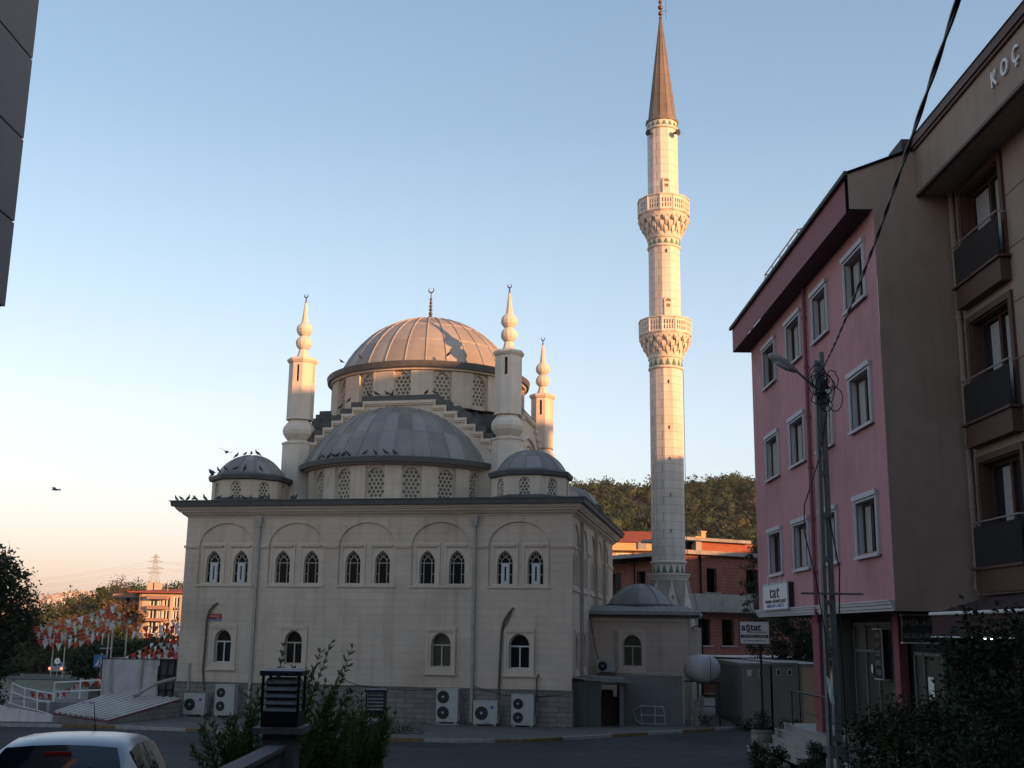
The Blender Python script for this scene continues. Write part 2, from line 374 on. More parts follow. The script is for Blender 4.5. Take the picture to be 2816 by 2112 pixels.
def wingrp(w,f,c,hw,wins,sh=.07,whw=.315):
    w.panel([(u,z) for u,z in bay_outline(c,hw)],[arch(x,whw,5.72,6.56,.48,14,True) for x in wins],sh,sh+.22,f,edge=False)
for c,hw,wins in BAYF: wingrp(w,fF,c,hw,wins)
for c,hw in BAYS: wingrp(w,fS,c,hw,(c-.48,c+.48),whw=.26)
w.build('wall','stone_cladding',MQ)
# plinth
p=MB(lambda *q:T(*q))
p.box(-W_-.04,.04,-.05,.0,.2,1.72); p.box(0,.05,0,W_,.2,1.72); p.box(-W_-.06,.06,-.07,0,1.69,1.76); p.box(0,.07,0,W_,1.69,1.76)
p.build('plinth','plinth_stone',MQ)
# trim: string course, sills, window mouldings
t=MB(lambda *q:T(*q))
def slab(f,u0,u1,z0,z1,d): 
    q=rect(u0,u1,z0,z1); t.add([f(a,b,-d) for a,b in q]+[f(a,b,.001) for a,b in q],[(0,1,2,3)]+[(i,(i+1)%4,4+(i+1)%4,4+i) for i in range(4)])
def course(f,bays,a,b):
    e=[a]
    for c,hw in bays: e+=[c-hw-.02,c+hw+.02]
    e.append(b)
    for i in range(0,len(e),2):
        if e[i+1]-e[i]>.1: slab(f,e[i],e[i+1],7.15,7.21,.045); slab(f,e[i],e[i+1],7.21,7.26,.07)
def flush(name,par=None,mt='stone_trim'):
    global t
    t.build(name,mt,par or MQ); t=MB(lambda *q:T(*q))
course(fF,[(c,h) for c,h,_ in BAYF],-W_-.05,.05); flush('string_course'); course(fS,BAYS,0,W_); flush('string_course')
def mould(f,u0,u1,z0,z1,d,th_,hole,pr):
    t.panel(rect(u0,u1,z0,z1),[hole],d-pr,d,f)
    t.panel(rect(u0-.0,u1+.0,z0,z1),[rect(u0+.07,u1-.07,z0+.07,z1-.07)],d-pr-.03,d-pr,f)
for c,hw,wins in BAYF:
    slab(fF,c-hw-.06,c+hw+.06,5.58,5.655,.05)
    for x in wins:
        mould(fF,x-.52,x+.52,5.665,7.36,.07,.02,arch(x,.33,5.72,6.56,.5,14,True),.015)
        slab2=[(x-.44,x+.44,7.235,7.27,.0),(x-.40,x+.40,7.20,7.235,.015)]
        for a,b,z0,z1,d in slab2:
            q=rect(a,b,z0,z1); t.add([fF(u,v,d-.03) for u,v in q]+[fF(u,v,.055) for u,v in q],[(0,1,2,3)]+[(i,(i+1)%4,4+(i+1)%4,4+i) for i in range(4)])
    flush('bay_moulding')
for c,hw in BAYS:
    slab(fS,c-hw-.06,c+hw+.06,5.5,5.6,.05)
    for x in (c-.48,c+.48): mould(fS,x-.44,x+.44,5.665,7.3,.07,.02,arch(x,.275,5.72,6.56,.5,14,True),.015)
    flush('bay_moulding')
def low_mould(f,c,hw):
    h=arch(c,hw+.02,2.52,3.36,.48,14); t.panel(rect(c-.59,c+.59,2.30,4.05),[h],-.03,0,f)
    t.panel(rect(c-.59,c+.59,2.30,4.05),[rect(c-.50,c+.50,2.42,3.97)],-.055,-.03,f)
    slab(f,c-.64,c+.64,2.22,2.30,.09); slab(f,c-.52,c+.52,3.86,3.90,.05); slab(f,c-.56,c+.56,3.90,3.955,.075); flush('window_moulding')
for c,hw in LOWF: low_mould(fF,c,hw)
for c,hw in SL: low_mould(fS,c,hw)
# cornice and roof
def ring(mb,x0,x1,y0,y1,prof):
    vs=[];fs=[]
    for o,z in prof: vs+=[(x0-o,y0-o,z),(x1+o,y0-o,z),(x1+o,y1+o,z),(x0-o,y1+o,z)]
    for i in range(len(prof)-1):
        for j in range(4): fs.append((4*i+j,4*i+(j+1)%4,4*i+4+(j+1)%4,4*i+4+j))
    mb.add(vs,fs)
c=MB(lambda *q:T(*q))
ring(c,-W_,0,0,W_,[(0,8.43),(.05,8.44),(.05,8.48),(.10,8.50),(.16,8.54),(.20,8.60),(.20,8.63),(.30,8.64),(.30,8.68),(.36,8.72),(.42,8.80),(.42,8.86),(.2,8.86)])
c.build('cornice','stone_trim',MQ)
c=MB(lambda *q:T(*q))
ring(c,-W_,0,0,W_,[(.2,8.862),(.55,8.862),(.58,9.06),(.62,9.06),(.62,9.10),(.3,9.13),(-1.2,9.30),(-1.2,9.2)])
c.box(-W_+1.0,-1.0,1.0,W_-1.0,9.0,9.28)
c.build('flat_roof','lead_dark',MQ)
# ---- domes
def dome(name,parent,cx,cy,rad,z0,rise,ns,rings,mats,a0=0,a1=2*PI,xf=T,seg=4,rt=.035,pw=1.0,sx=1,sy=1,ribcol=0,tvar=0):
    mb=MB(lambda *q:xf(*q)); rnd=random.Random(name+str(cx)); nr=12; full=abs(a1-a0-2*PI)<1e-6
    P=[]
    Rs=(rad*rad+rise*rise)/(2*rise); pm=math.asin(min(1,rad/Rs))
    for i in range(nr+1):
        e=pm*(1-i/nr); P.append((Rs*sin(e),z0+rise-Rs+Rs*cos(e)))
    P[-1]=(.02,P[-1][1]); tot=ns*seg
    bands=[0]+[int(r*nr) for r in rings]+[nr]; mb.smooth=True
    for b in range(len(bands)-1):
        for k in range(ns):
            mb.mi=rnd.choice((0,0,0,1,1,2)); 
            for i in range(bands[b],bands[b+1]):
                vs=[]
                for (r,z) in (P[i],P[i+1]):
                    for j in range(seg+1):
                        a=a0+(a1-a0)*(k+j/seg)/ns; vs.append((cx+r*sin(a)*sx,cy-r*cos(a)*sy,z))
                mb.add(vs,[(j,j+1,seg+1+j+1,seg+1+j) for j in range(seg)])
    mb.mi=ribcol
    for k in range(ns+(0 if full else 1)):
        a=a0+(a1-a0)*k/ns
        mb.tube([(cx+(r+.01)*sin(a)*sx,cy-(r+.01)*cos(a)*sy,z+.01) for r,z in P[:-1]],rt,5)
    mb.smooth=False
    for b in bands[1:-1]:
        r,z=P[b]; mb.tube([(cx+(r+.0)*sin(a0+(a1-a0)*j/(ns*2))*sx,cy-(r+.0)*cos(a0+(a1-a0)*j/(ns*2))*sy,z) for j in range(ns*2+1)],rt*.85,4)
    return mb.build(name,mats,parent)
ML=['lead_a','lead_b','lead_c']; MD=['dome_lead_a','dome_lead_b','dome_lead_c']
md=dome('main_dome',MQ,-8.22,8.2,4.33,15.82,3.08,28,(.25,.5,.78),MD,ribcol=2)
def finial(name,parent,cx,cy,z0,h,balls,rc,mt,xf=T,s=1.0):
    mb=MB(lambda *q:xf(*q)); mb.smooth=True
    prof=[(.10*s,z0),(.035*s,z0+.05)]
    for zb,rb in balls:
        for i in range(7): a=-PI/2+PI*i/6; prof.append((max(.03*s,rb*cos(a)),zb+rb*sin(a)))
    zc=z0+h; prof+=[(.025*s,zc-2*rc),(.02*s,zc-2*rc+.02)]; mb.lathe(prof,cx,cy,10)
    pts=[];rr=[]
    for i in range(17):
        a=R(-235+290*i/16)  # open at the top
        pts.append((cx+rc*cos(a),cy,zc-rc+rc*sin(a))); rr.append(.012*s+.032*s*math.sin(PI*i/16))
    mb.tube(pts,rr,6); return mb.build(name,mt,parent)
finial('finial',md,-8.22,8.2,18.88,1.75,[(19.06,.13),(19.28,.10),(19.48,.09),(19.66,.085),(19.84,.08),(20.02,.07)],.13,'copper_dark',s=.85)
# main drum
def pane_grid(mb,f,cx,z0,zs,hw,rise,d,rh,sp,pointed,thick=.05):
    out=arch(cx,hw,z0,zs,rise,14,pointed); holes=[]
    def inside(x,z):
        n=len(out); c_=True; md_=9
        for i in range(n):
            a=out[i];b=out[(i+1)%n]; L_=math.hypot(b[0]-a[0],b[1]-a[1])
            if L_<1e-6: continue
            dd=((b[0]-a[0])*(z-a[1])-(b[1]-a[1])*(x-a[0]))/L_
            md_=min(md_,dd)
        return md_
    r=0; z=z0+sp*.55
    while z<zs+rise:
        n=int(hw*2/sp)+2
        for k in range(-n,n+1):
            x=cx+(k+(r%2)*.5)*sp; m=inside(x,z)
            if m>rh*.55:
                q=min(rh,m-.012)
                if q>.02: holes.append(circ(x,z,q,6,PI/6))
        z+=sp*.866; r+=1
    mb.panel(out,holes,d,d+thick,f)
def drum(cx,cy,Rw,z0,z1,angs,step,hwW,zb,zs,rise,Rp,hwP,parent=MQ,rh=.075,sp=.19,pointed=True):
    """flat recessed window panels at angs, pilaster blocks between"""
    wall=MB(lambda *q:T(*q)); gr=[]
    half=Rw*math.tan(step/2)
    for a in angs:
        f=lambda u,w,d,a=a:(cx+(Rw-d)*sin(a)+u*cos(a),cy-(Rw-d)*cos(a)+u*sin(a),w)
        hole=arch(0,hwW,zb,zs,rise,14,pointed)
        wall.panel(rect(-half,half,z0,z1),[hole],0,.16,f,edge=False)
        g=MB(lambda *q:T(*q)); pane_grid(g,f,0,zb,zs,hwW,rise,.10,rh,sp,pointed); gr.append((g,f,hole))
    for a in angs:
        for s_ in (-1,):
            b=a+s_*step/2; f=lambda u,w,d,b=b:(cx+(Rp-d)*sin(b)+u*cos(b),cy-(Rp-d)*cos(b)+u*sin(b),w)
            q=rect(-hwP,hwP,z0,z1-.12); wall.add([f(u,v,0) for u,v in q]+[f(u,v,.5) for u,v in q],[(0,1,2,3)]+[(i,(i+1)%4,4+(i+1)%4,4+i) for i in range(4)])
    return wall,gr
def finish_drum(name,wall,gr,mt='stone_drum',glass='amber_glass'):
    o=wall.build(name,mt,MQ)
    for g,f,hole in gr:
        wi=g.build('window','grille_stone',MQ)
        gl=MB(lambda *q:T(*q)); gl.poly(scale_pts(hole,0,hole[0][1],1.02),.145,f); gl.build('glass',glass,wi,fix=False)
N16=[k*PI/8 for k in range(16)]
wall,gr=drum(-8.2,8.2,4.56,13.7,15.45,N16,PI/8,.39,13.88,14.75,.56,4.70,.51,rh=.085,sp=.20)
finish_drum('drum_wall',wall,gr)
c=MB(lambda *q:T(*q)); c.smooth=False
c.lathe([(4.4,15.36),(4.78,15.36),(4.78,15.42),(4.84,15.46)],-8.2,8.2,64); c.build('drum_cornice','stone_trim',MQ)
c=MB(lambda *q:T(*q)); c.lathe([(4.75,15.462),(4.93,15.462),(4.98,15.72),(4.94,15.75),(4.3,15.86),(4.2,15.7)],-8.2,8.2,64); c.build('eave','lead_dark',MQ)
# square base and stepped arch walls (four sides, turned copies)
T_BASE=T
def rot4(k,cx=-8.2,cy=8.2):
    def g(x,y,z):
        dx,dy=x-cx,y-cy
        for _ in range(k): dx,dy=-dy,dx
        return T_BASE(cx+dx,cy+dy,z)
    return g
steps=[(-6.62,13.84),(-6.1,13.58),(-5.55,13.27),(-5.15,12.98),(-4.75,12.68),(-4.40,12.33),(-4.05,12.0),(-3.7,11.7)]
prof=[]; pr=13.84
xs_=[1.63,2.12,2.62,3.06,3.46,3.82,4.17,4.5]; zs_=[13.84,13.58,13.30,13.0,12.70,12.36,12.04,11.72]
def steppoly(dz,dx,zb=9.2):
    q=[]
    for i in range(8):
        x=xs_[i]+dx; z=zs_[i]+dz
        q.append((x,z)); 
        if i<7: q.append((x,zs_[i+1]+dz))
    L_=[(-8.2-x,z) for x,z in q][::-1]; Rr=[(-8.2+x,z) for x,z in q]
    return [(-8.2-xs_[7]-dx,zb),(-8.2+xs_[7]+dx,zb)]+Rr[::-1]+L_[::-1]
for k in range(4):
    g=rot4(k)
    wl=MB(g); arc=[(-8.2+3.95*cos(a),11.0+2.66*sin(a)) for a in [PI*i/24 for i in range(25)]]
    wl.panel(steppoly(0,0),[],3.2,4.0,fF)
    wl.build('arch_wall','stone_drum',MQ)
    m=MB(g)   # moulding along the steps
    for i in range(8):
        x0=-.0 if i==0 else xs_[i-1]; 
        for sg in (-1,1):
            a,b=sorted((-8.2+sg*(x0-(.06 if i else 0)),-8.2+sg*(xs_[i]+.05)))
            m.box(a,b,3.08,3.2,zs_[i]-.10,zs_[i]+.03); m.box(a+.02,b-.02,3.13,3.2,zs_[i]-.17,zs_[i]-.10)
            if i<7:
                a,b=sorted((-8.2+sg*(xs_[i]-.03),-8.2+sg*(xs_[i]+.05))); m.box(a,b,3.10,3.2,zs_[i+1]-.02,zs_[i]-.10)
    m.build('step_moulding','stone_trim',MQ)
    l=MB(g)
    hh=[(-8.2-xs_[7]-.15,11.5),(-8.2+xs_[7]+.15,11.5)]+steppoly(.30,.16)[2:]
    l.panel(hh,[],3.26,5.6,fF); l.panel(hh,[],5.6,5.61,fF); l.build('stepped_roof','lead_dark',MQ)
b=MB(lambda *q:T(*q)); b.box(-12.6,-3.8,3.9,12.5,9.2,11.7); b.build('square_base','stone_drum',MQ)
b=MB(lambda *q:T(*q)); ring(b,-12.0,-4.4,4.4,12.0,[(0,11.7),(0,12.6),(-.2,12.9),(-.35,13.3),(-.9,13.95),(-2,13.96)]); b.build('base_roof','lead_dark',MQ)
# arch opening mouldings on the right side wall (blind arch with pointed frame)
g=rot4(1); b=MB(g); 
b.tube([(-8.2+3.0*cos(PI*i/24),3.16,10.6+2.3*sin(PI*i/24)) for i in range(25)],.10,6)
b.tube([(-8.2+2.6*cos(PI*i/24),3.16,10.6+1.95*sin(PI*i/24)) for i in range(25)],.06,6); b.build('side_arch_moulding','stone_trim',MQ)
# half dome to the front and to the right and left and rear
HS=R(20); NH=[k*HS for k in range(-4,5)]
def half(k):
    global T
    g=rot4(k); T0=T
    T_=lambda x,y,z:g(x,y,z)
    T=T_
    try:
        if k==0: wall,gr=drum(-8.4,5.1,4.33,9.2,10.75,NH,HS,.40,9.28,10.05,.50,4.46,.36,rh=.08,sp=.19,pointed=False)
        else: wall,gr=drum(-8.2,4.75,3.95,9.2,10.75,[a for a in NH if abs(a)<1.45],PI/8,.40,9.28,10.05,.50,4.07,.36,rh=.10,sp=.26,pointed=False)
        finish_drum('half_drum_wall',wall,gr)
        c=MB(lambda *q:T(*q)); c.lathe([(4.3,10.70),(4.58,10.70),(4.62,10.75)],-8.4,5.1,40,a0=-1.4,a1=1.4); c.build('half_drum_cornice','stone_trim',MQ)
        c=MB(lambda *q:T(*q)); c.lathe([(4.5,10.752),(4.80,10.752),(4.83,10.96),(4.79,10.99),(4.5,11.04)],-8.4,5.1,40,a0=-1.45,a1=1.45); c.build('half_dome_eave','lead_dark',MQ)
        dome('half_dome',MQ,-8.4,5.1,4.6,10.98,3.0,18,(.25,.55),ML,a0=-1.6,a1=1.6,xf=lambda *q:T(*q),rt=.035,ribcol=2)
    finally: T=T0
for k in (0,): half(k)
# corner domes
def corner(cx,cy):
    wall=MB(lambda *q:T(*q)); Rw=1.53; st=PI/4; half=Rw*math.tan(st/2)
    gl=[]
    for k in range(8):
        a=k*st; f=lambda u,w,d,a=a:(cx+(Rw-d)*sin(a)+u*cos(a),cy-(Rw-d)*cos(a)+u*sin(a),w)
        hole=arch(0,.235,9.32,9.78,.24,12); wall.panel(rect(-half,half,9.2,10.12),[hole],0,.12,f,edge=False)
        g=MB(lambda *q:T(*q)); pane_grid(g,f,0,9.32,9.78,.235,.24,.08,.062,.145,False); gl.append((g,f,hole))
    finish_drum('corner_drum_wall',wall,gl)
    c=MB(lambda *q:T(*q)); k8=1/cos(PI/8)
    c.lathe([(1.5*k8,10.10),(1.60*k8,10.10),(1.66*k8,10.13),(1.70*k8,10.29),(1.68*k8,10.31),(1.4*k8,10.42)],cx,cy,8,ph=PI/8); c.build('corner_eave','lead_dark',MQ)
    c=MB(lambda *q:T(*q)); c.lathe([(1.62*k8,9.1),(1.62*k8,9.28),(1.53*k8,9.33)],cx,cy,8,ph=PI/8); c.build('corner_flashing','lead_dark',MQ)
    dome('corner_dome',MQ,cx,cy,1.48,10.36,.96,12,(.45,),ML,rt=.022,ribcol=0)
for cx,cy in ((-14.5,1.95),(-2.0,1.95),(-2.0,14.45),(-14.5,14.45)): corner(cx,cy)
# turrets
def turret(cx,cy):
    k8=1/cos(PI/8); xf=lambda *q:T(*q)
    m=MB(xf); m.lathe([(.66*k8,9.2),(.66*k8,11.98),(.70*k8,12.0),(.70*k8,12.08),(.6*k8,12.1)],cx,cy,8,ph=PI/8)
    tp=m.build('turret','minaret_trim',MQ)
    m=MB(xf); pr=[(.50,12.06)]
    for i in range(1,10):
        a=-PI/2+PI*i/10; pr.append((max(.5,.74*cos(a)),12.62+.54*sin(a)))
    pr.append((.56,13.16)); m.lathe(pr,cx,cy,8,ph=PI/8); m.build('bulb','minaret_trim',tp)
    m=MB(xf); r=.56
    for k in range(8):
        a=k*PI/4; hf=r*math.tan(PI/8); f=lambda u,w,d,a=a:(cx+(r-d)*sin(a)+u*cos(a),cy-(r-d)*cos(a)+u*sin(a),w)
        holes=[rect(-.062,.062,14.85,15.62)] if k%2==0 else []
        m.panel(rect(-hf,hf,13.14,15.84),holes,0,.12,f,edge=False)
    m.lathe([(r*k8,15.74),(.60*k8,15.76),(.66*k8,15.86),(.66*k8,15.92),(.60*k8,15.98),(.3*k8,16.04)],cx,cy,8,ph=PI/8)
    m.lathe([(.575*k8,13.12),(.575*k8,13.18)],cx,cy,8,ph=PI/8)
    m.build('shaft','minaret_trim',tp)
    m=MB(xf); m.box(cx-.3,cx+.3,cy-.3,cy+.3,14.8,15.7); m.build('dark_core','copper_dark',tp)
    m=MB(xf); k8=1.0
    m.lathe([(.34,16.0),(.24,16.22),(.20,16.42)],cx,cy,8,ph=PI/8)
    m.smooth=False; pr=[]
    for zc in (16.74,17.38):
        for i in range(9): a=-PI/2+PI*i/8; pr.append((max(.17,.375*cos(a)),zc+.345*sin(a)))
    m.lathe(pr,cx,cy,12); m.lathe([(.17,17.70),(.165,17.75),(.045,18.72),(0,18.73)],cx,cy,8)
    m.build('spire','minaret_trim',tp)
    finial('crescent',tp,cx,cy,18.68,.42,[(18.8,.04),(18.9,.03)],.085,'iron_dark',s=.7)
for cx,cy in ((-12.95,3.4),(-3.3,3.4),(-3.3,13.0),(-12.95,13.0)): turret(cx,cy)
# ---- window joinery
def upper_window(f,x,hw,vent,mt='tracery_cream'):
    m=MB(lambda *q:T(*q)); d0,d1=.16,.22; z0,zs,ri=5.72,6.56,.48
    out=arch(x,hw,z0,zs,ri,14,True); inn=arch(x,hw-.035,z0+.035,zs,ri-.045,14,True)
    m.panel(out,[inn],d0,d1,f)
    a=hw*.52
    bar(m,f,x-a,z0,x-a,zs,.03,d0,d1); bar(m,f,x+a,z0,x+a,zs,.03,d0,d1); bar(m,f,x-hw,zs,x+hw,zs,.035,d0,d1)
    for s_ in (-1,1):
        bar(m,f,x+s_*a,6.12,x+s_*hw,6.12,.028,d0,d1)
        bar(m,f,x+s_*a,zs,x+s_*a*.9,zs+.12,.03,d0,d1); bar(m,f,x+s_*a*.9,zs+.12,x,zs+.27,.03,d0,d1)
        bar(m,f,x+s_*a*.9,zs+.14,x+s_*hw*.86,zs+.25,.025,d0,d1)
        bar(m,f,x+s_*.06,zs+.24,x+s_*hw*.42,zs+.42,.025,d0,d1)
    bar(m,f,x,zs+.27,x,zs+ri,.02,d0,d1)
    wi=m.build('window',mt,MQ)
    g=MB(lambda *q:T(*q)); g.poly(out,.20,f); g.build('glass','dark_glass',wi,fix=False)
    if vent:
        v=MB(lambda *q:T(*q)); v.panel(rect(x-.155,x+.155,z0+.03,zs-.02),[rect(x-.035,x+.035,z0+.14,zs-.13)],.13,.17,f)
        v.panel(rect(x-.11,x+.11,z0+.08,zs-.07),[rect(x-.06,x+.06,z0+.12,zs-.11)],.115,.13,f); v.build('sash','pvc_white',wi)
for i,(c,hw,wins) in enumerate(BAYF):
    for x in wins: upper_window(fF,x,.315,i in (0,4))
for c,hw in BAYS:
    for x in (c-.48,c+.48): upper_window(fS,x,.26,False)
def lower_window(f,c,hw,mt,glass,T=T,par=None,z0=2.52,zs=3.36,ri=.46):
    m=MB(lambda *q:T(*q)); d0,d1=.17,.25; out=arch(c,hw,z0,zs,ri,14)
    m.panel(out,[arch(c,hw-.035,zs+.02,zs+.0201+.0,ri-.05,14)[2:]+[] if False else [(u,v) for u,v in arch(c,hw-.035,zs+.03,zs+.031,ri-.07,14)],rect(c-hw+.04,c-.025,z0+.045,zs-.03),rect(c+.025,c+hw-.04,z0+.045,zs-.03)],d0,d1,f)
    wi=m.build('window',mt,par or MQ)
    g=MB(lambda *q:T(*q)); g.poly(out,.22,f); g.build('glass',glass,wi,fix=False)
    return wi
lower_window(fF,LOWF[0][0],.36,'pvc_white','dark_glass'); lower_window(fF,LOWF[1][0],.37,'pvc_cream','dark_glass')
lower_window(fF,LOWF[2][0],.39,'pvc_cream','dusty_glass'); lower_window(fF,LOWF[3][0],.40,'pvc_white','dark_glass')
for c_,hw in SL: lower_window(fS,c_,.33,'pvc_cream','dusty_glass')
# drainpipes and conduits
def pipe(name,mt,pts,r,par=MQ,joints=(),xf=T):
    m=MB(lambda *q:xf(*q)); m.tube(pts,r,8)
    for p in joints: m.tube([(p[0],p[1],p[2]-.03),(p[0],p[1],p[2]+.03)],r+.02,8)
    return m.build(name,mt,par)
for x in (-13.12,-3.91):
    m=MB(lambda *q:T(*q)); m.prism([(x-.13,-.2),(x+.13,-.2),(x+.13,0),(x-.13,0)],8.2,8.43,None); m.prism([(x-.08,-.17),(x+.08,-.17),(x+.08,0),(x-.08,0)],8.0,8.2,[(x-.13,-.2),(x+.13,-.2),(x+.13,0),(x-.13,0)])
    m.box(x-.055,x+.055,-.13,-.02,.5,8.0)
    for z in (2.6,4.1,5.2,6.35): m.box(x-.075,x+.075,-.145,-.01,z,z+.05)
    m.build('drainpipe','zinc_pipe',MQ)
for y in (2.6,7.9,11.6):
    m=MB(lambda *q:T(*q)); m.box(.02,.15,y-.06,y+.06,5.0 if y>6 else .5,8.4); m.build('drainpipe','zinc_pipe',MQ)
pipe('conduit','conduit_brown',[(-14.77,-.02,4.90),(-14.9,-.06,4.82),(-15.1,-.06,4.6),(-15.19,-.06,4.3),(-15.2,-.06,3.0),(-15.22,-.06,2.2),(-15.1,-.06,1.4)],.045)
pipe('conduit','conduit_brown',[(-2.31,-.02,4.83),(-2.5,-.07,4.6),(-2.68,-.07,4.3),(-2.76,-.06,3.9),(-2.8,-.06,3.0),(-2.86,-.06,1.0)],.05)
pipe('conduit','conduit_brown',[(-2.31,-.02,4.81),(-2.45,-.06,4.5),(-2.6,-.05,4.2),(-2.72,-.05,3.95)],.018)
pipe('conduit','zinc_pipe',[(-15.82,-.02,2.46),(-15.84,-.08,2.4),(-15.80,-.08,1.4)],.045)
pipe('conduit','conduit_brown',[(-1.28,-.02,2.32),(-1.34,-.09,2.2),(-1.37,-.09,1.5),(-1.42,-.09,.6)],.03)
pipe('wall_cable','iron_dark',[(-9.1,-.09,1.95),(-8.6,-.1,1.78),(-7.6,-.1,1.66),(-6.2,-.1,1.62),(-5.3,-.1,1.70)],.012)
pipe('wall_cable','iron_dark',[(-3.85,-.09,1.85),(-3.3,-.1,1.66),(-2.4,-.1,1.52),(-1.3,-.1,1.5),(-.3,-.1,1.62)],.012)
# ================================================================ annex
AY0=6.0
AN=thing('domed_annex','low cream stone annex with one small grey lead dome, beside the minaret','annex',T(2.1,7.5,.37))
w=MB(lambda *q:T(*q)); fA=lambda u,z,d:(u,AY0+d,z)
w.panel([(0.0,.3),(4.2,.3),(4.2,4.6),(0.0,4.6)],[arch(1.84,.40,2.52,3.36,.46,14)],0,.28,fA,edge=False)
w.add([(4.2,AY0,.3),(4.2,11,.3),(4.2,11,4.6),(4.2,AY0,4.6)],[(0,1,2,3)]); w.build('wall','annex_stone',AN)
t=MB(lambda *q:T(*q)); t.panel(rect(1.84-.59,1.84+.59,2.30,4.05),[arch(1.84,.42,2.52,3.36,.48,14)],-.03,0,fA)
t.panel(rect(1.84-.59,1.84+.59,2.30,4.05),[rect(1.34,2.34,2.42,3.97)],-.055,-.03,fA); slab(fA,1.2,2.48,2.22,2.30,.09); slab(fA,1.28,2.40,3.90,3.955,.075)
slab(fA,0.02,4.3,4.42,4.60,.06); t.build('window_moulding','stone_trim',AN)
lower_window(fA,1.84,.40,'pvc_cream','dusty_glass',par=AN)
m=MB(lambda *q:T(*q)); m.box(0.02,4.72,AY0-.28,AY0+.0,4.602,4.70); m.box(4.2,4.72,AY0,11.2,4.602,4.70)
m.build('roof_edge','iron_dark',AN)
m=MB(lambda *q:T(*q)); m.add([(0.02,AY0-.32,4.702),(4.76,AY0-.32,4.702),(4.76,11.3,4.702),(0.02,11.3,4.702),(0.02,AY0-.3,4.85),(4.74,AY0-.3,4.85),(3.9,AY0+.8,5.10),(3.9,10.3,5.10),(4.74,11.2,4.85),(0.02,AY0+.8,5.10),(0.02,10.3,5.1)],
 [(0,1,5,4),(1,2,8,5),(4,5,6,9),(5,8,7,6),(9,6,7,10)])
for i in range(14): x=.2+i*.34; m.box(x-.012,x+.012,AY0-.34,AY0-.3,4.69,4.87); 
for i in range(14): x=.2+i*.34; m.tube([(x,AY0-.3,4.86),(x*.8+.3,AY0+.78,5.11)],.012,4)
m.build('roof','lead_a',AN)
m=MB(lambda *q:T(*q)); m.lathe([(1.6,5.0),(1.6,5.16),(1.45,5.2)],2.07,AY0+2.2,24); m.build('dome_base','lead_dark',AN)
dome('dome',AN,2.07,AY0+2.2,1.48,5.17,.92,10,(),ML,rt=.022,ribcol=0)
for x,y in ((4.3,AY0-.1),): pipe('drainpipe','zinc_pipe',[(x,y,4.6),(x,y,.4)],.06,AN)
pipe('drainpipe','zinc_pipe',[(4.62,AY0-.2,4.75),(4.62,AY0-.2,4.3),(4.3,AY0+.3,4.1)],.05,AN)
pipe('hanging_cable','iron_dark',[(.03,AY0-.1,4.6),(.22,AY0-.08,3.4),(.5,AY0-.06,2.3)],.014,AN)
pipe('conduit','zinc_pipe',[(1.08,AY0-.02,4.05),(1.1,AY0-.07,3.98),(1.12,AY0-.07,2.2)],.03,AN)
# ================================================================ minaret
MX,MY=7.72,56.0
MN=thing('minaret','tall white stone minaret with two balconies and a pointed dark lead spire','minaret',(MX,MY,.4))
PH=PI/12; NM=12; kk_=1/cos(PI/12)
idn=lambda x,y,z:(MX+x,MY+y,z)
def shaft(z0,z1,r0,r1,name='shaft',mt='minaret_stone'):
    m=MB(idn); n=max(1,int((z1-z0)/1.5)); m.lathe([(r0+(r1-r0)*i/n,z0+(z1-z0)*i/n) for i in range(n+1)],0,0,NM,ph=PH); return m.build(name,mt,MN)
# base: turned triangles between square-ish foot and the shaft
m=MB(idn); n=8; top=[(.95*kk_*sin(2*PI*(j+.5)/n+PI/8),-.95*kk_*cos(2*PI*(j+.5)/n+PI/8),6.42) for j in range(n)]; bot=[(1.30*sin(2*PI*j/n+PI/8),-1.30*cos(2*PI*j/n+PI/8),4.2) for j in range(n)]
for j in range(n):
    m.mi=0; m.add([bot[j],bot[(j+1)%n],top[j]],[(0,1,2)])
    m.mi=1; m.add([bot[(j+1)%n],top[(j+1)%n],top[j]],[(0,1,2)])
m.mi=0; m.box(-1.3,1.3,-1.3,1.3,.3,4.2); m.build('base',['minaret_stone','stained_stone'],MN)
m=MB(idn); m.lathe([(.88,6.40),(.94,6.42),(.96,6.52),(1.0,6.56),(1.0,6.62),(1.06,6.66),(1.06,6.72),(.8,6.74)],0,0,24); m.build('base_cornice','minaret_trim',MN)
def frieze(z0,z1,r,nt=16,ringb=True):
    m=MB(idn); m.lathe([(r,z0),(r,z1)],0,0,48); fz=m.build('frieze','minaret_trim',MN)
    m=MB(idn)
    for j in range(nt):
        a=2*PI*j/nt; hw=PI/nt*.86; h0=z0+.03; h1=z1-.05
        vs=[((r+.014)*sin(a-hw),-(r+.014)*cos(a-hw),h0),((r+.014)*sin(a+hw),-(r+.014)*cos(a+hw),h0),((r+.014)*sin(a),-(r+.014)*cos(a),h1),((r+.026)*sin(a),-(r+.026)*cos(a),h0)]
        m.add(vs,[(0,3,2),(3,1,2),(0,1,3)])
    m.build('green_triangles','green_paint',fz)
def ringm(z,r,h=.10,t_=.06):
    m=MB(idn); m.smooth=False; m.lathe([(r-.05,z-h/2),(r+t_*.6,z-h/2),(r+t_,z-h*.2),(r+t_,z+h*.2),(r+t_*.6,z+h/2),(r-.05,z+h/2)],0,0,32); m.build('ring_moulding','minaret_trim',MN)
frieze(6.72,7.22,.81); ringm(7.27,.82,.12,.07)
shaft(7.2,16.9,.82,.82); ringm(16.88,.82,.12,.06); frieze(16.92,17.36,.82); 
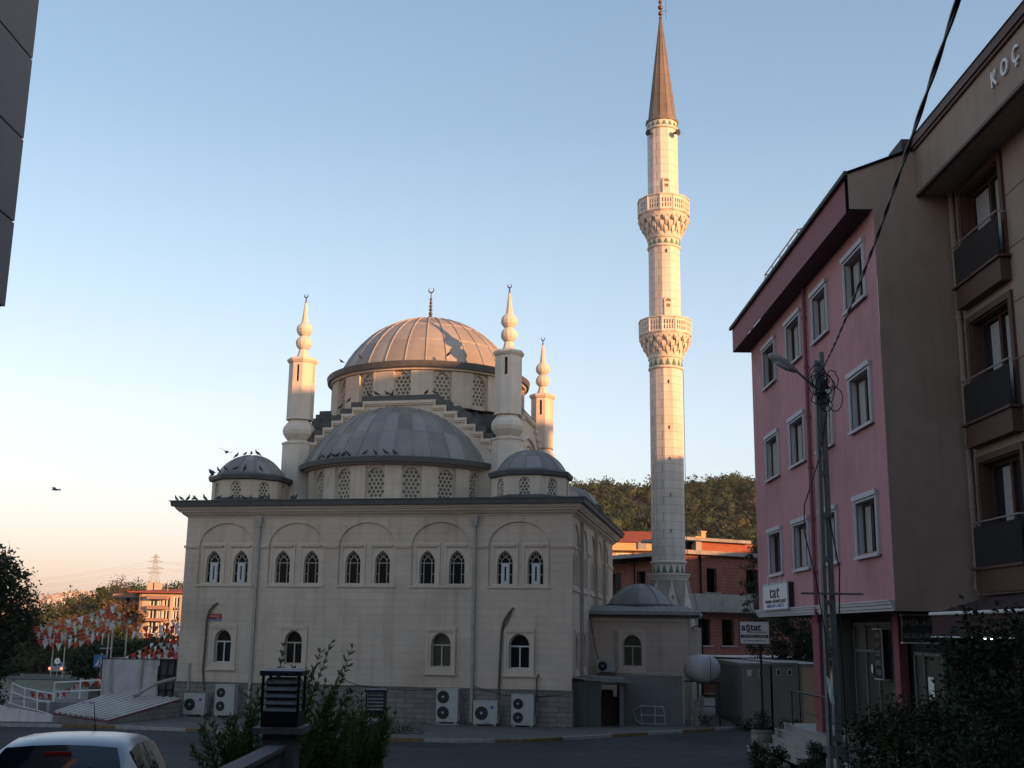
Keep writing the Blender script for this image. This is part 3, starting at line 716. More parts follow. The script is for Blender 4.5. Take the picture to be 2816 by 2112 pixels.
def balcony(zm,zr0,zr1):
    """zm muqarnas foot, zr0..zr1 parapet"""
    m=MB(idn); h=zr0-zm
    m.lathe([(.80,zm),(.86,zm+.02),(.90,zm+.25*h),(1.02,zm+.5*h),(1.12,zm+.75*h),(1.24,zr0-.06),(1.28,zr0)],0,0,24)
    for t_,(zz,ra,rb,nn) in enumerate([(zm+.06,.86,.98,16),(zm+.28,.94,1.12,16),(zm+.54,1.06,1.24,16),(zm+.82,1.18,1.29,32)]):
        hh=.44 if t_<3 else .2
        for j in range(nn):
            a=2*PI*(j+(t_%2)*.5)/nn; wv=PI/nn*(.42 if t_<3 else .7)
            q=[]
            for (r_,z_,k_) in ((ra-.02,zz-.04,.25),(rb+.0,zz+hh*.45,.9),(rb+.04,zz+hh,1.25)):
                for sg in (-1,1): q.append((r_*sin(a+sg*wv*k_),-r_*cos(a+sg*wv*k_),z_))
            for sg in (-1,1): q.append(((ra-.12)*sin(a+sg*wv),-(ra-.12)*cos(a+sg*wv),zz+hh))
            m.add(q,[(0,1,3,2),(2,3,5,4),(4,5,7,6),(0,2,4,6),(1,7,5,3)])
    m.build('muqarnas_corbel','minaret_trim',MN)
    p_=MB(idn); r=1.27; NP=12
    for k in range(NP):
        a=k*2*PI/NP; hf=r*math.tan(PI/NP); f=lambda u,w_,d,a=a:((r-d)*sin(a)+u*cos(a),-(r-d)*cos(a)+u*sin(a),w_)
        holes=[]
        for i in range(4):
            u=(i-1.5)*.135; holes.append(arch(u,.034,zr0+.14,zr0+.30,.05,6)); holes.append(arch(u,.034,zr0+.40,zr0+.58,.05,6))
        p_.panel(rect(-hf,hf,zr0,zr1-.04),holes,0,.09,f,edge=False); p_.panel(rect(-hf+.03,hf-.03,zr0,zr1-.04),[],.09,.091,lambda u,w_,d,f=f:f(u*.93,w_,d)) if False else None
        bar(p_,f,-hf,zr0+.05,hf,zr0+.05,.07,-.03,.1); bar(p_,f,hf,zr0,hf,zr1,.07,-.02,.1)
    p_.lathe([((r-.12)*1.035,zr1-.05),((r+.05)*1.035,zr1-.05),((r+.05)*1.035,zr1),((r-.12)*1.035,zr1)],0,0,NP,ph=PI/NP)
    p_.lathe([(.7,zr0+.03),(1.29,zr0+.03),(1.31,zr0-.03)],0,0,NP,ph=PI/NP)
    p_.build('balcony_parapet','minaret_trim',MN)
ringm(17.38,.83,.06,.05)
balcony(17.40,18.55,19.36)
shaft(18.5,23.25,.80,.80); ringm(23.24,.80,.12,.06); frieze(23.28,23.66,.80); ringm(23.68,.81,.06,.05); balcony(23.70,24.95,25.80)
shaft(24.9,29.72,.79,.79)
ringm(29.72,.79,.12,.07); frieze(29.76,30.12,.79); 
m=MB(idn); m.lathe([(.78,30.08),(.86,30.12),(.88,30.24),(.74,30.34),(.72,30.45),(.05,36.36),(0,36.37)],0,0,NM,ph=PH)
for z in (31.6,32.8,34.0,35.1):
    r=.72+(z-30.45)/(36.36-30.45)*(.05-.72); m.lathe([(r-.02,z-.02),(r+.015,z),(r-.02,z+.02)],0,0,NM,ph=PH)
for j in range(NM):
    a=2*PI*j/NM+PH; m.tube([(.725*sin(a),-.725*cos(a),30.45),(.055*sin(a),-.055*cos(a),36.3)],.014,4)
m.build('spire','spire_lead',MN)
finial('finial',MN,0,0,36.3,2.6,[(36.56,.13),(36.92,.14),(37.25,.11),(37.5,.09)],.2,'copper_dark',xf=idn)
pipe('lightning_rod','iron_dark',[(MX+.3,MY,36.2),(MX+.3,MY,38.2)],.01,MN,xf=lambda *q:q)
pipe('antenna_arm','iron_dark',[(MX+.02,MY,36.72),(MX+.36,MY,36.72)],.01,MN,xf=lambda *q:q)
def door(z,a):
    m=MB(idn); r=.795; f=lambda u,w_,d:((r-d)*sin(a)+u*cos(a),-(r-d)*cos(a)+u*sin(a),w_)
    m.panel(arch(0,.19,z,z+1.1,.19,10),[rect(-.1,.1,z+.72,z+.90),arch(0,.15,z+1.02,z+1.03,.15,10)],-.03,.02,f)
    d_=m.build('balcony_door','minaret_trim',MN)
    g=MB(idn); g.poly(arch(0,.17,z,z+1.1,.17,10),.005,lambda u,w_,d:f(u,w_,d-.012)); g.build('glass','amber_glass',d_,fix=False)
door(19.2,R(4)); door(25.6,R(4))
for z in (22.9,16.1,13.8,12.25,10.5,8.75,5.6):
    m=MB(idn); r=.826; m.box(-.012+.03,.05,-r-.012 if z>6 else -1.13,-r+.2,z-.09,z+.09); m.build('slit_window','iron_dark',MN)
for sx_ in (-.62,.52):
    m=MB(idn); a=math.asin(max(-1,min(1,sx_/.85))); rr_=.82
    bx,by=rr_*sin(a),-rr_*cos(a); d=Vector((sin(a),-cos(a),-.15)).normalized()
    m.tube([Vector((bx,by,29.35))+d*t_ for t_ in (0,.12,.2,.34)],[.05,.07,.10,.17],12); m.build('loudspeaker','iron_dark',MN)
pipe('cable','conduit_brown',[(MX+.86,MY-.1,16.8),(MX+.88,MY-.1,8),(MX+1.05,MY-.1,6.8),(MX+1.4,MY-.1,4.5)],.015,MN,xf=lambda *q:q)
# ================================================================ air conditioning units
def ac_unit(name,label,w,h,fans,loc,rz,blue=False,base=False):
    t=thing(name,label,'air conditioner',(0,0,0),'outdoor air conditioning units around the mosque'); D=.34
    m=MB(); m.panel(rect(-w/2,w/2,.06,h),[circ(x,z,r,20) for x,z,r in fans],-D,-D+.03,lambda u,v,d:(u,d,v))
    m.box(-w/2,w/2,-D+.03,0,.06,.065); m.add([(-w/2,-D,.06),(-w/2,0,.06),(-w/2,0,h),(-w/2,-D,h),(w/2,-D,.06),(w/2,0,.06),(w/2,0,h),(w/2,-D,h)],[(0,1,2,3),(4,7,6,5),(3,2,6,7),(1,5,6,2)])
    m.box(-w/2-.01,w/2+.01,-D-.01,.01,h,h+.025); m.box(-w/2+.06,-w/2+.14,-D+.02,-.02,0,.06); m.box(w/2-.14,w/2-.06,-D+.02,-.02,0,.06)
    m.build('casing','ac_white',t)
    for x,z,r in fans:
        m=MB()
        for q in range(6): rr=r*(q+1)/6.2; m.tube([(x+rr*cos(2*PI*j/20),-D-.006,z+rr*sin(2*PI*j/20)) for j in range(21)],.006,4)
        for q in range(10): a=2*PI*q/10; m.tube([(x+.03*cos(a),-D-.006,z+.03*sin(a)),(x+r*cos(a),-D-.006,z+r*sin(a))],.005,4)
        m.add([(x+r*cos(a)*1.0,-D+.05,z+r*sin(a)) for a in [2*PI*j/20 for j in range(20)]],[tuple(range(20))])
        g=m.build('fan_grille','ac_grille',t,fix=False)
        m=MB(); m.smooth=True; m.tube([(x,-D-.02,z),(x,-D+.03,z)],r*.2,12); m.build('hub','ac_hub',g)
    m=MB(); m.box(w/2,w/2+.05,-.22,-.06,.1,.36); m.tube([(w/2+.02,-.12,.3),(w/2+.10,-.10,.55),(w/2+.04,0.0,.9)],.018,6); m.build('pipe_cover','zinc_pipe',t)
    if blue: m=MB(); m.box(w/2-.26,w/2-.15,-D-.004,-D,h-.27,h-.16); m.build('badge','blue_mark',t)
    if base: m=MB(); m.box(-w/2-.06,w/2+.06,-D-.08,.06,-.04,.0); m.build('stand','kerb_white',t)
    t.location=loc; t.rotation_euler=(0,0,rz); return t
def mloc(x,y,z): return T(x,y,z)
RZ=-R(12)
ac_unit('air_conditioner','single fan air conditioner at the far left foot of the mosque wall, stained',.92,.86,[(-.2,.45,.24)],mloc(-15.3,-.12,.42),RZ,True)
ac_unit('air_conditioner','white twin fan air conditioner standing left of the first drainpipe',.84,1.24,[(-.17,.94,.19),(-.17,.42,.19)],mloc(-14.0,-.12,.42),RZ)
ac_unit('air_conditioner','grey twin fan air conditioner on a metal base, left of the second drainpipe',.86,1.28,[(-.15,.98,.24),(-.15,.40,.24)],mloc(-4.78,-.14,.44),RZ,base=True)
ac_unit('air_conditioner','low single fan air conditioner between the two twin fan units, blue badge',.94,.90,[(-.14,.46,.255)],mloc(-3.27,-.12,.40),RZ,True)
ac_unit('air_conditioner','twin fan air conditioner with small fans nearest the mosque corner',.86,1.16,[(-.17,.84,.2),(-.17,.34,.2)],mloc(-1.82,-.12,.40),RZ)
ac_unit('air_conditioner','single fan air conditioner mounted high on the annex wall above the shed roof',.8,.55,[(-.12,.3,.2)],mloc(.72,5.95,2.22),RZ)
# street name plate
def ftext(n,b,s,mt,par,x,y,z,**k): return text(n,b,s,mt,par,T(x,y,z),(PI/2,0,RZ),**k)
SN=thing('street_name_plate','small red street name plate with blue strip on the mosque wall','street sign',T(-14.86,-.02,4.2))
m=MB(lambda *q:T(*q)); m.box(-15.14,-14.57,-.03,-.005,4.25,4.46); m.build('red_panel','red_plate',SN)
m=MB(lambda *q:T(*q)); m.box(-15.14,-14.57,-.03,-.005,4.19,4.25); m.build('blue_panel','blue_plate',SN)
ftext('lettering','CAMİ SOKAĞI',.07,'white_paint',SN,-14.9,-.034,4.37,ext=.002); ftext('lettering','MERKEZ',.045,'white_paint',SN,-14.72,-.034,4.28,ext=.002)
# ================================================================ sheds, tank, cabins beside the mosque
SH=thing('shed','grey green metal shed with a dark open doorway against the mosque corner','shed',(3.5,46.5,.4))
m=MB(); m.box(2.5,3.06,45.35,45.39,.4,2.12); m.box(3.07,3.58,45.36,45.40,.4,2.09); m.box(2.5,2.54,45.39,48,.4,2.1); m.box(4.43,4.47,45.5,48,.4,1.98)
for i in range(8): m.box(2.56+i*.13,2.57+i*.13,45.34,45.352,.45,2.08)
m.build('panel_wall','shed_green',SH)
m=MB(); m.box(4.3,4.46,45.36,45.5,.4,2.0); m.box(2.5,4.46,45.33,45.42,1.97,2.05); m.build('door_frame','concrete_dark',SH)
m=MB(); m.add([(2.4,45.1,2.24),(4.72,45.1,2.08),(4.72,48.2,2.14),(2.4,48.2,2.30),(2.4,45.1,2.20),(4.72,45.1,2.04),(4.72,48.2,2.10),(2.4,48.2,2.26)],[(0,1,2,3),(4,5,6,7),(0,1,5,4),(1,2,6,5)])
for i in range(12): y=45.15+i*.26; m.tube([(2.4,y,2.25+.002*i),(4.72,y,2.09+.002*i)],.018,4)
m.build('roof','shed_grey',SH)
m=MB(); m.box(3.4,4.4,47.6,47.9,.4,1.4); m.box(3.6,3.9,46.6,46.9,.4,1.0); m.box(3.75,4.2,47.0,47.3,.4,1.7); m.build('stored_boards','brown_trim',SH)
PW=thing('panel_wall','plain grey sheet panel wall in front of the annex','wall',(5.8,47,.4))
m=MB(); m.box(4.62,6.98,47.0,47.06,.4,2.27); m.build('sheet','shed_grey',PW)
m=MB(); m.box(4.6,7.0,46.98,47.08,2.27,2.31); m.box(6.96,7.02,46.97,47.09,.4,2.3); m.tube([(5.6,47.0,2.33),(6.1,47,2.38),(6.6,47,2.35)],.03,5); m.build('capping','zinc_pipe',PW)
m=MB()
for a,b in [((4.95,.95),(5.25,1.12)),((5.25,1.12),(6.15,1.10)),((6.15,1.10),(6.22,.42)),((5.3,.42),(5.25,1.12)),((5.8,.42),(5.82,1.1)),((5.2,.78),(6.18,.76)),((4.95,.95),(5.05,.6)),((5.05,.6),(5.3,.42)),((5.28,.45),(6.2,.44))]:
    m.tube([(a[0],46.75-.15*(1-(a[1]-.4)),a[1]),(b[0],46.75-.15*(1-(b[1]-.4)),b[1])],.018,6)
tag(recenter(m.build('scrap_metal_frame','steel_rail')),'bent thin metal frame leaning on the grey panel wall','metal frame')
TK=thing('water_tank','round white plastic water tank on an iron stand at the annex corner','water tank',(8.0,47.2,.4))
m=MB(); m.smooth=True
ax=Vector((-.22,.97,0)).normalized(); c0=Vector((8.02,46.7,2.55)); pts=[];rs=[]
for t_,r_ in [(-.02,.02),(0,.2),(.05,.40),(.14,.50),(.25,.54),(.5,.55),(.55,.57),(.60,.55),(1.0,.55),(1.05,.57),(1.1,.55),(1.5,.54),(1.62,.45),(1.7,.2),(1.72,.02)]: pts.append(c0+ax*t_); rs.append(r_)
m.tube(pts,rs,28); m.build('tank_body','tank_plastic',TK)
m=MB(); m.tube([c0+ax*.10+Vector((.0,-.02,z)) for z in (-.46,-.3)],.01,4)
m.tube([(c0.x+.02+.0*k,c0.y-.015+.14*(abs(z)/.5)**3,c0.z+z) for k,z in enumerate([-.5,-.4,-.2,0,.2,.4,.5])],.014,4); m.build('strap','iron_dark',TK)
m=MB()
for x,y in ((7.55,46.9),(8.4,46.9),(7.1,48.2),(7.95,48.3)): m.box(x-.03,x+.03,y-.03,y+.03,.4,2.05)
m.box(7.5,8.45,46.87,46.93,2.0,2.06); m.box(7.05,8.0,48.2,48.26,2.0,2.06); m.box(7.5,8.45,46.87,46.93,1.1,1.14); m.build('stand','iron_dark',TK)
m=MB(); m.box(7.35,7.55,46.6,46.7,.4,1.4); m.box(7.6,7.75,46.65,46.72,.4,1.55); m.box(7.2,7.32,46.62,46.7,.4,1.1); tag(recenter(m.build('timber_offcuts','plinth_stone')),'timber offcuts leaning in the dark gap under the water tank','timber')
def cabin(label,x0,x1,y0,y1,zt,mt,side,vents):
    t=thing('portable_cabin',label,'cabin',((x0+x1)/2,(y0+y1)/2,.4))
    m=MB(); m.box(x0+.04,x1-.04,y0+.02,y1,.45,zt-.05); m.build('panel',mt,t)
    m=MB(); m.box(x0+.02,x0+.04,y0+.2,y1-.2,.5,zt-.1); m.build('side_panel',side,t)
    m=MB(); 
    for x in (x0,x1-.08): m.box(x,x+.08,y0,y0+.1,.4,zt)
    m.box(x0,x1,y0-.01,y0+.05,zt-.06,zt+.02); m.box(x0,x0+.06,y1-.06,y1,.4,zt); m.box(x0,x0+.05,y0,y1,zt-.06,zt+.02); m.box(x0,x1,y0,y0+.05,.4,.48); m.box(x0,x1,y0,y1,zt+.02,zt+.04); m.build('corner_frame','cabin_beige',t)
    for u,mt2 in vents:
        m=MB(); m.box(x0+u,x0+u+.17,y0-.012,y0+.02,zt-.46,zt-.22); v=m.build('vent_frame','frame_grey',t)
        m=MB(); m.box(x0+u+.03,x0+u+.14,y0-.018,y0-.012,zt-.43,zt-.25); m.build('vent',mt2,v)
    return t
cabin('beige portable cabin with dark green side wall, right of the water tank',9.17,10.24,46,52.3,2.80,'cabin_beige','shed_green',[(.18,'frame_grey'),(.62,'iron_dark')])
cabin('beige portable cabin with two small square vents, left of the tan cabin',10.34,11.35,46,52.3,2.84,'cabin_beige','shed_green',[(.15,'iron_dark'),(.58,'iron_dark')])
cabin('warm tan portable cabin without vents behind the entrance steps',11.4,12.6,46,52,2.8,'cabin_tan','cabin_tan',[])
# brand board
def signboard(name,label,corners,mt,post=True): pass
AS=thing('shop_sign_board','square white caterer sign board lettered astat, on a post','sign',(9.25,44,.4))
m=MB(); m.box(8.70,9.80,43.97,44.07,3.60,4.42); m.build('board','white_paint',AS)
m=MB()
for a in ((8.68,9.82,4.42,4.45),(8.68,9.82,3.57,3.60),(8.68,8.70,3.6,4.42),(9.80,9.82,3.6,4.42)): m.box(a[0],a[1],43.95,44.09,a[2],a[3])
m.box(9.45,9.52,44.0,44.07,.4,3.57); m.box(9.05,9.9,43.98,44.08,3.46,3.50); m.build('frame','iron_dark',AS)
RX=(PI/2,0,0)
text('lettering','aştat',.36,'black_text',AS,(9.13,43.965,4.20),RX,bold=.008)
text('lettering','YEMEK HİZMETLERİ',.072,'brown_text',AS,(9.37,43.965,4.02),RX)
m=MB(); m.box(8.74,9.76,43.955,43.97,3.83,3.93); b=m.build('text_band','black_text',AS)
text('lettering','TOPLU YEMEK ve CATERING',.07,'white_paint',b,(9.25,43.95,3.88),RX,sx=1.0)
text('lettering','0216 447 07 96   GSM 0532 721 17 40',.062,'black_text',AS,(9.25,43.965,3.71),RX,sx=.85)
# ================================================================ pink apartment building
PB=thing('pink_building','pink rendered apartment block with white framed windows and dark red eaves','building',(14,31,.6))
X0=8.2; fP=lambda u,w,d:(X0+d,u,w)
COL=[(25.42,27.12),(28.60,30.15),(31.38,33.15),(34.52,36.30)]; ROW=[(11.67,13.08),(8.70,10.14),(5.73,7.17)]
m=MB(); m.panel(rect(24.675,38.1,4.6,13.52),[rect(a+.12,b-.12,c+.1,d-.14) for a,b in COL for c,d in ROW],0,.1,fP,edge=False)
m.add([(8.2,38.1,4.6),(20,38.1,4.6),(20,38.1,14.3),(8.2,38.1,14.3)],[(0,1,2,3)]); m.build('street_wall','pink_render',PB)
gable=[(8.2,4.5),(20,4.5),(20,14.4),(14,16.8),(7.65,14.34),(7.65,13.5),(8.2,13.5)]
m=MB(); fG=lambda u,w,d:(u,24.66+d,w); m.panel(gable,[],0,.01,fG); m.build('gable_wall','beige_render',PB)
m=MB(); m.panel([(8.2,13.5),(7.65,13.5),(7.65,14.34),(8.2,14.55),(8.2,13.5)][:4],[],0,.01,lambda u,w,d:(u,38.5+d,w)); m.add([(7.65,24.92,13.5),(7.65,38.5,13.5),(7.65,38.5,14.34),(7.65,24.92,14.34)],[(0,1,2,3)])
m.build('eaves_fascia','fascia_red',PB)
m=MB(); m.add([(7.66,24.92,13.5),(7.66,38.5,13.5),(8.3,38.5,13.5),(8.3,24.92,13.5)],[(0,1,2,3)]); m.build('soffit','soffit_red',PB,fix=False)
m=MB(); m.add([(7.58,24.6,14.33),(7.58,38.6,14.33),(14,38.6,16.84),(14,24.6,16.84),(20.3,24.6,14.35),(20.3,38.6,14.35)],[(0,1,2,3),(3,2,5,4)]); m.add([(7.58,24.6,14.38),(7.58,38.6,14.38),(14,38.6,16.89),(14,24.6,16.89),(20.3,24.6,14.40),(20.3,38.6,14.40)],[(0,1,2,3),(3,2,5,4),(3,0,0,3)][:2])
m.box(7.55,7.63,24.6,38.6,14.30,14.40); m.build('roof','roof_dark',PB,fix=False)
m=MB(); 
for z0,z1,p_ in ((4.5,4.56,.03),(4.56,4.64,.07),(4.64,4.70,.11),(4.70,4.73,.14)): m.box(X0-p_,X0,24.68,38.12+p_,z0,z1)
m.build('band_moulding','frame_grey',PB)
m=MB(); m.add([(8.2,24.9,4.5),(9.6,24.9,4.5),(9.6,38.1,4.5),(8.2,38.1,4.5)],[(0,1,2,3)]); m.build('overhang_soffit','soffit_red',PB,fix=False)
for a,b in COL:
    for c_,d_ in ROW:
        m=MB(); o=rect(a,b,c_,d_); i_=rect(a+.13,b-.13,c_+.06,d_-.16)
        m.panel(o,[i_],-.05,0,fP); m.panel(rect(a-.02,b+.02,d_-.10,d_+.02),[],-.09,-.05,fP); m.panel(rect(a-.03,b+.03,c_-.03,c_+.03),[],-.10,-.05,fP)
        m.panel(rect(a+.04,b-.04,c_+.03,d_-.04),[rect(a+.09,b-.09,c_+.05,d_-.1)],-.065,-.05,fP)
        n=4; s_=[(X0-.02,y,z) for y,z in i_]+[(X0+.18,y,z) for y,z in i_]; m.add(s_,[(q,(q+1)%4,4+(q+1)%4,4+q) for q in range(4)])
        wf=m.build('window','frame_grey',PB)
        m=MB(); m.panel(rect(a+.13,b-.13,c_+.06,d_-.16),[rect(a+.20,(a+b)/2-.03,c_+.13,d_-.23),rect((a+b)/2+.03,b-.20,c_+.13,d_-.23)],.12,.17,fP); m.build('sash','brown_pvc',wf)
        m=MB(); m.add([(X0+.165,y,z) for y,z in i_],[(0,1,2,3)]); m.build('glass','tinted_glass',wf,fix=False)
        m=MB(); w_=(b-a)*.27; q0=a+.22
        cv=random.choice((0,0,1,2,3)); w_*=random.uniform(.7,1.25)
        for q in ((0,1) if cv==0 else (0,) if cv==1 else (1,) if cv==2 else (0,1)):
            y0=q0+q*(b-a)*.48+(.05 if cv==3 else 0); m.add([(X0+.158,y0,c_+.14),(X0+.158,y0+w_,c_+.14),(X0+.158,y0+w_,d_-.24),(X0+.158,y0,d_-.24)],[(0,1,2,3)])
        m.build('curtain','curtain',wf,fix=False)
pipe('drainpipe','fascia_red',[(8.12,30.75,13.45),(8.12,30.75,4.6),(8.2,30.9,4.3)],.055,PB,[(8.12,30.75,z) for z in (5.6,7.0,8.4,9.8,11.2,12.6)],xf=lambda *q:q)
m=MB()
for z in (15.35,15.66,15.98): m.tube([(8.6,37.4,z),(8.6,32.9,z),(9.3,32.3,z)],.028 if z>15.9 else .018,6)
for y in (37.4,36.3,35.2,34.1,32.9): m.tube([(8.6,y,14.6),(8.6,y,15.98)],.022,6)
m.tube([(8.6,37.4,15.98),(10.5,37.4,15.98)],.022,6); m.build('roof_railing','steel_rail',PB)
# ground floor of the pink building
m=MB(); m.box(9.4,9.55,24.9,28.2,1.5,4.5); m.box(9.4,9.55,31.6,33.7,1.3,4.5); m.box(9.4,20,33.5,33.7,.4,4.5); m.box(9.4,9.5,28.2,31.6,4.25,4.5); m.build('shop_wall','room_dark',PB)
m=MB(); m.box(8.36,8.62,31.5,32.15,1.3,4.5); m.build('column','fascia_red',PB)
m=MB(); m.box(9.1,9.3,27.3,27.7,1.5,4.5); m.build('column','fascia_red',PB)
m=MB()
for y in (28.3,29.4,30.4,31.4): m.box(9.28,9.36,y,y+.07,1.5,4.3)
m.box(9.28,9.36,28.3,31.47,3.55,3.62); m.box(9.28,9.36,28.3,31.47,4.23,4.3)
for y in (25.1,26.2,26.8): m.box(9.28,9.36,y,y+.06,1.6,3.6)
m.box(9.28,9.36,25.1,26.86,3.55,3.62); sf=m.build('shopfront_frame','pole_steel',PB)
m=MB(); m.add([(9.33,28.3,1.6),(9.33,31.4,1.6),(9.33,31.4,4.25),(9.33,28.3,4.25)],[(0,1,2,3)]); m.add([(9.33,25.1,1.6),(9.33,26.85,1.6),(9.33,26.85,3.6),(9.33,25.1,3.6)],[(0,1,2,3)]); m.build('shop_glass','dusty_glass',sf,fix=False)
m=MB(); m.add([(9.31,25.75,2.6),(9.31,26.1,2.6),(9.31,26.1,3.1),(9.31,25.75,3.1)],[(0,1,2,3)]); m.build('notice','white_paint',sf,fix=False)
m=MB(); m.lathe([(.0,0),(.15,0)],0,0,16,sy=1); 
m=MB(); m.add([(9.30,30.0+.11*cos(a),3.15+.16*sin(a)) for a in [2*PI*i/14 for i in range(14)]],[tuple(range(14))]); m.build('round_sticker','red_plate',sf,fix=False)
m=MB(); m.add([(9.29,30.0+.08*cos(a),3.15+.12*sin(a)) for a in [2*PI*i/14 for i in range(14)]],[tuple(range(14))]); m.build('round_sticker','white_paint',sf,fix=False)
# landing and steps
ST=thing('entrance_steps','pale marble entrance steps climbing to the pink building','steps',(8.0,32,.6))
m=MB()
for i in range(5):
    x=6.98+.27*i; z=.78+.165*i; m.box(x,x+.30 if i<4 else 9.4,29.6+.1*(4-i),34.6,z-.165,z); m.box(x-.025,x+.02,29.58+.1*(4-i),34.62,z-.002,z+.03)
    
m.build('tread','marble',ST)
m=MB(); m.box(7.1,9.4,30.0,34.5,.3,.78); m.box(8.1,9.4,29.7,34.5,.78,1.28); m.build('side_wall','concrete_dark',ST)
m=MB(); m.tube([(8.15,33.9,1.44),(8.15,33.9,2.4)],.02,6); m.tube([(8.15,30.2,1.44),(8.15,30.2,2.4)],.02,6); m.tube([(8.12,34.2,2.4),(8.15,29.2,2.4)],.03,6); m.tube([(8.15,33.9,1.9),(8.15,30.2,1.9)],.014,6); m.build('handrail','iron_dark',ST)
m=MB(); m.box(8.5,30,18,29.6,.3,1.52); m.box(8.5,30,29.6,33.7,.2,1.25); tag(m.build('terrace','concrete_dark'),'raised dark concrete terrace under the shop fronts','terrace')
# wall signs
TS=thing('wall_sign','white lightbox sign lettered tat low on the pink wall','sign',(8.02,35.0,4.7))
m=MB(); m.box(8.04,8.2,33.40,36.65,4.71,5.47); m.build('lightbox','iron_dark',TS)
m=MB(); m.box(8.02,8.04,33.40,36.65,4.71,5.47); m.build('face','white_paint',TS)
m=MB()
for z in (4.70,5.47): m.box(8.0,8.2,33.38,36.67,z-.015,z+.015)
for y in (33.38,36.65): m.box(8.0,8.04,y,y+.02,4.7,5.48)
m.tube([(7.95,35.6,5.45),(7.95,35.6,5.62)],.03,5); m.tube([(7.95,34.0,5.45),(7.95,34.0,5.62)],.03,5); m.build('rim','frame_grey',TS)
RM=(PI/2,0,-PI/2)
text('lettering','tat',.52,'brown_text',TS,(8.012,35.1,5.20),RM,sx=2.3,shear=.1)
text('lettering','YEMEK HİZMETLERİ',.13,'black_text',TS,(8.012,35.0,4.93),RM,sx=2.3)
text('lettering','0216 377 1 1 02 57',.13,'blue_mark',TS,(8.012,35.0,4.80),RM,sx=2.1)
ES=thing('shop_sign','dark shop sign reading EMİR AVM UCUZLUK PAZARI beside the awning','sign',(8.95,25.4,3.8))
m=MB(); m.box(8.56,9.34,25.36,25.46,3.85,4.42); m.build('board','black_text',ES)
m=MB(); m.box(8.54,9.36,25.34,25.48,3.82,3.85); m.box(8.54,9.36,25.34,25.48,4.42,4.44); m.build('rim','frame_grey',ES)
text('lettering','EMİR AVM',.17,'concrete',ES,(8.93,25.35,4.25),RX); text('lettering','UCUZLUK PAZARI',.145,'concrete',ES,(8.95,25.35,3.98),RX,sx=.62)
VS=thing('vertical_sign','narrow upright dark sign with stacked white words beside the shop door','sign',(9.15,28.7,3.0))
m=MB(); m.box(9.05,9.2,28.35,29.0,2.95,4.12); m.build('board','black_text',VS)
m=MB()
for a in ((28.33,29.02,2.93,2.95),(28.33,29.02,4.12,4.14)): m.box(9.03,9.2,a[0],a[1],a[2],a[3])
m.box(9.03,9.06,28.32,28.34,2.95,4.12); m.build('rim','frame_grey',VS)
for i,wd in enumerate(('CAFE','ÇAY','TOST','SİMİT','PİDE')): text('lettering',wd,.17,'concrete',VS,(9.04,28.68,3.98-.22*i),RM,sx=1.0)
# ================================================================ tan building with the raised lettering
KB_=thing('tan_building','tan apartment block with brown eaves, french windows and raised roof lettering','building',(15,11,1.5))
X1=10.0; fK=lambda u,w,d:(X1+d,u,w); KR=[(13.78,11.5),(10.80,8.42),(7.73,5.37)]; KC=[(21.95,24.22),(16.2,18.5),(10.4,12.7),(4.6,6.9)]
m=MB(); m.panel(rect(-6,24.655,4.9,14.0),[rect(a+.12,b-.12,zb+.02,zt-.12) for a,b in KC for zt,zb in KR],0,.3,fK,edge=False)
m.box(10.3,22,-6,24.6,13.9,14.0); m.add([(X1,-6,1.0),(22,-6,1.0),(22,-6,14),(X1,-6,14)],[(0,1,2,3)]); m.build('street_wall','tan_render',KB_)
m=MB()
for z in (12.78,11.65,10.52,9.38,8.24,7.11,5.98):
    e=[24.6]; 
    segs=[]; y=24.6
    for a,b in KC: segs.append((b+.02,y)); y=a-.02
    segs.append((-6,y))
    for a,b in segs:
        if b-a>.05: m.box(X1-.004,X1+.02,a,b,z-.012,z+.012)
m.build('wall_joint','brown_trim',KB_)
fz=MB(); fz.add([(9.23,-6,13.87),(9.23,24.655,13.87),(9.23,24.655,15.0),(9.23,-6,15.0)],[(0,1,2,3)]); fz.add([(9.23,24.655,13.87),(10.0,24.655,13.87),(10.0,24.655,15.2),(9.23,24.655,15.0)],[(0,1,2,3)]); fz.build('eaves_fascia','tan_render',KB_)
m=MB(); m.box(9.13,9.23,-6,24.7,15.0,15.2); m.box(9.17,9.23,-6,24.68,14.93,15.0); m.box(9.19,9.30,-6,24.65,13.80,13.87); m.build('eaves_trim','brown_trim',KB_)
m=MB(); m.add([(9.24,-6,13.86),(9.24,24.65,13.86),(10.1,24.65,13.86),(10.1,-6,13.86)],[(0,1,2,3)]); m.build('soffit','tan_render',KB_,fix=False)
m=MB(); m.add([(9.1,-6,15.2),(9.1,24.7,15.2),(15,24.7,18.0),(15,-6,18.0),(22,24.7,15.2),(22,-6,15.2)],[(0,1,2,3),(3,2,4,5)]); m.panel([(9.1,15.0),(22,15.0),(22,15.2),(15,18.0),(9.1,15.2)],[],0,.1,lambda u,w,d:(u,24.6+d,w)); m.box(8.95,9.5,24.7,25.6,14.62,15.25); m.build('roof','roof_dark',KB_,fix=False)
for i,(ch,y) in enumerate((('K',20.25),('O',19.78),('Ç',19.3),('Y',18.35))):
    text('raised_letter',ch,.46,'white_paint',KB_,(9.20,y,14.48),RM,ext=.02,bold=.006,sx=.85)
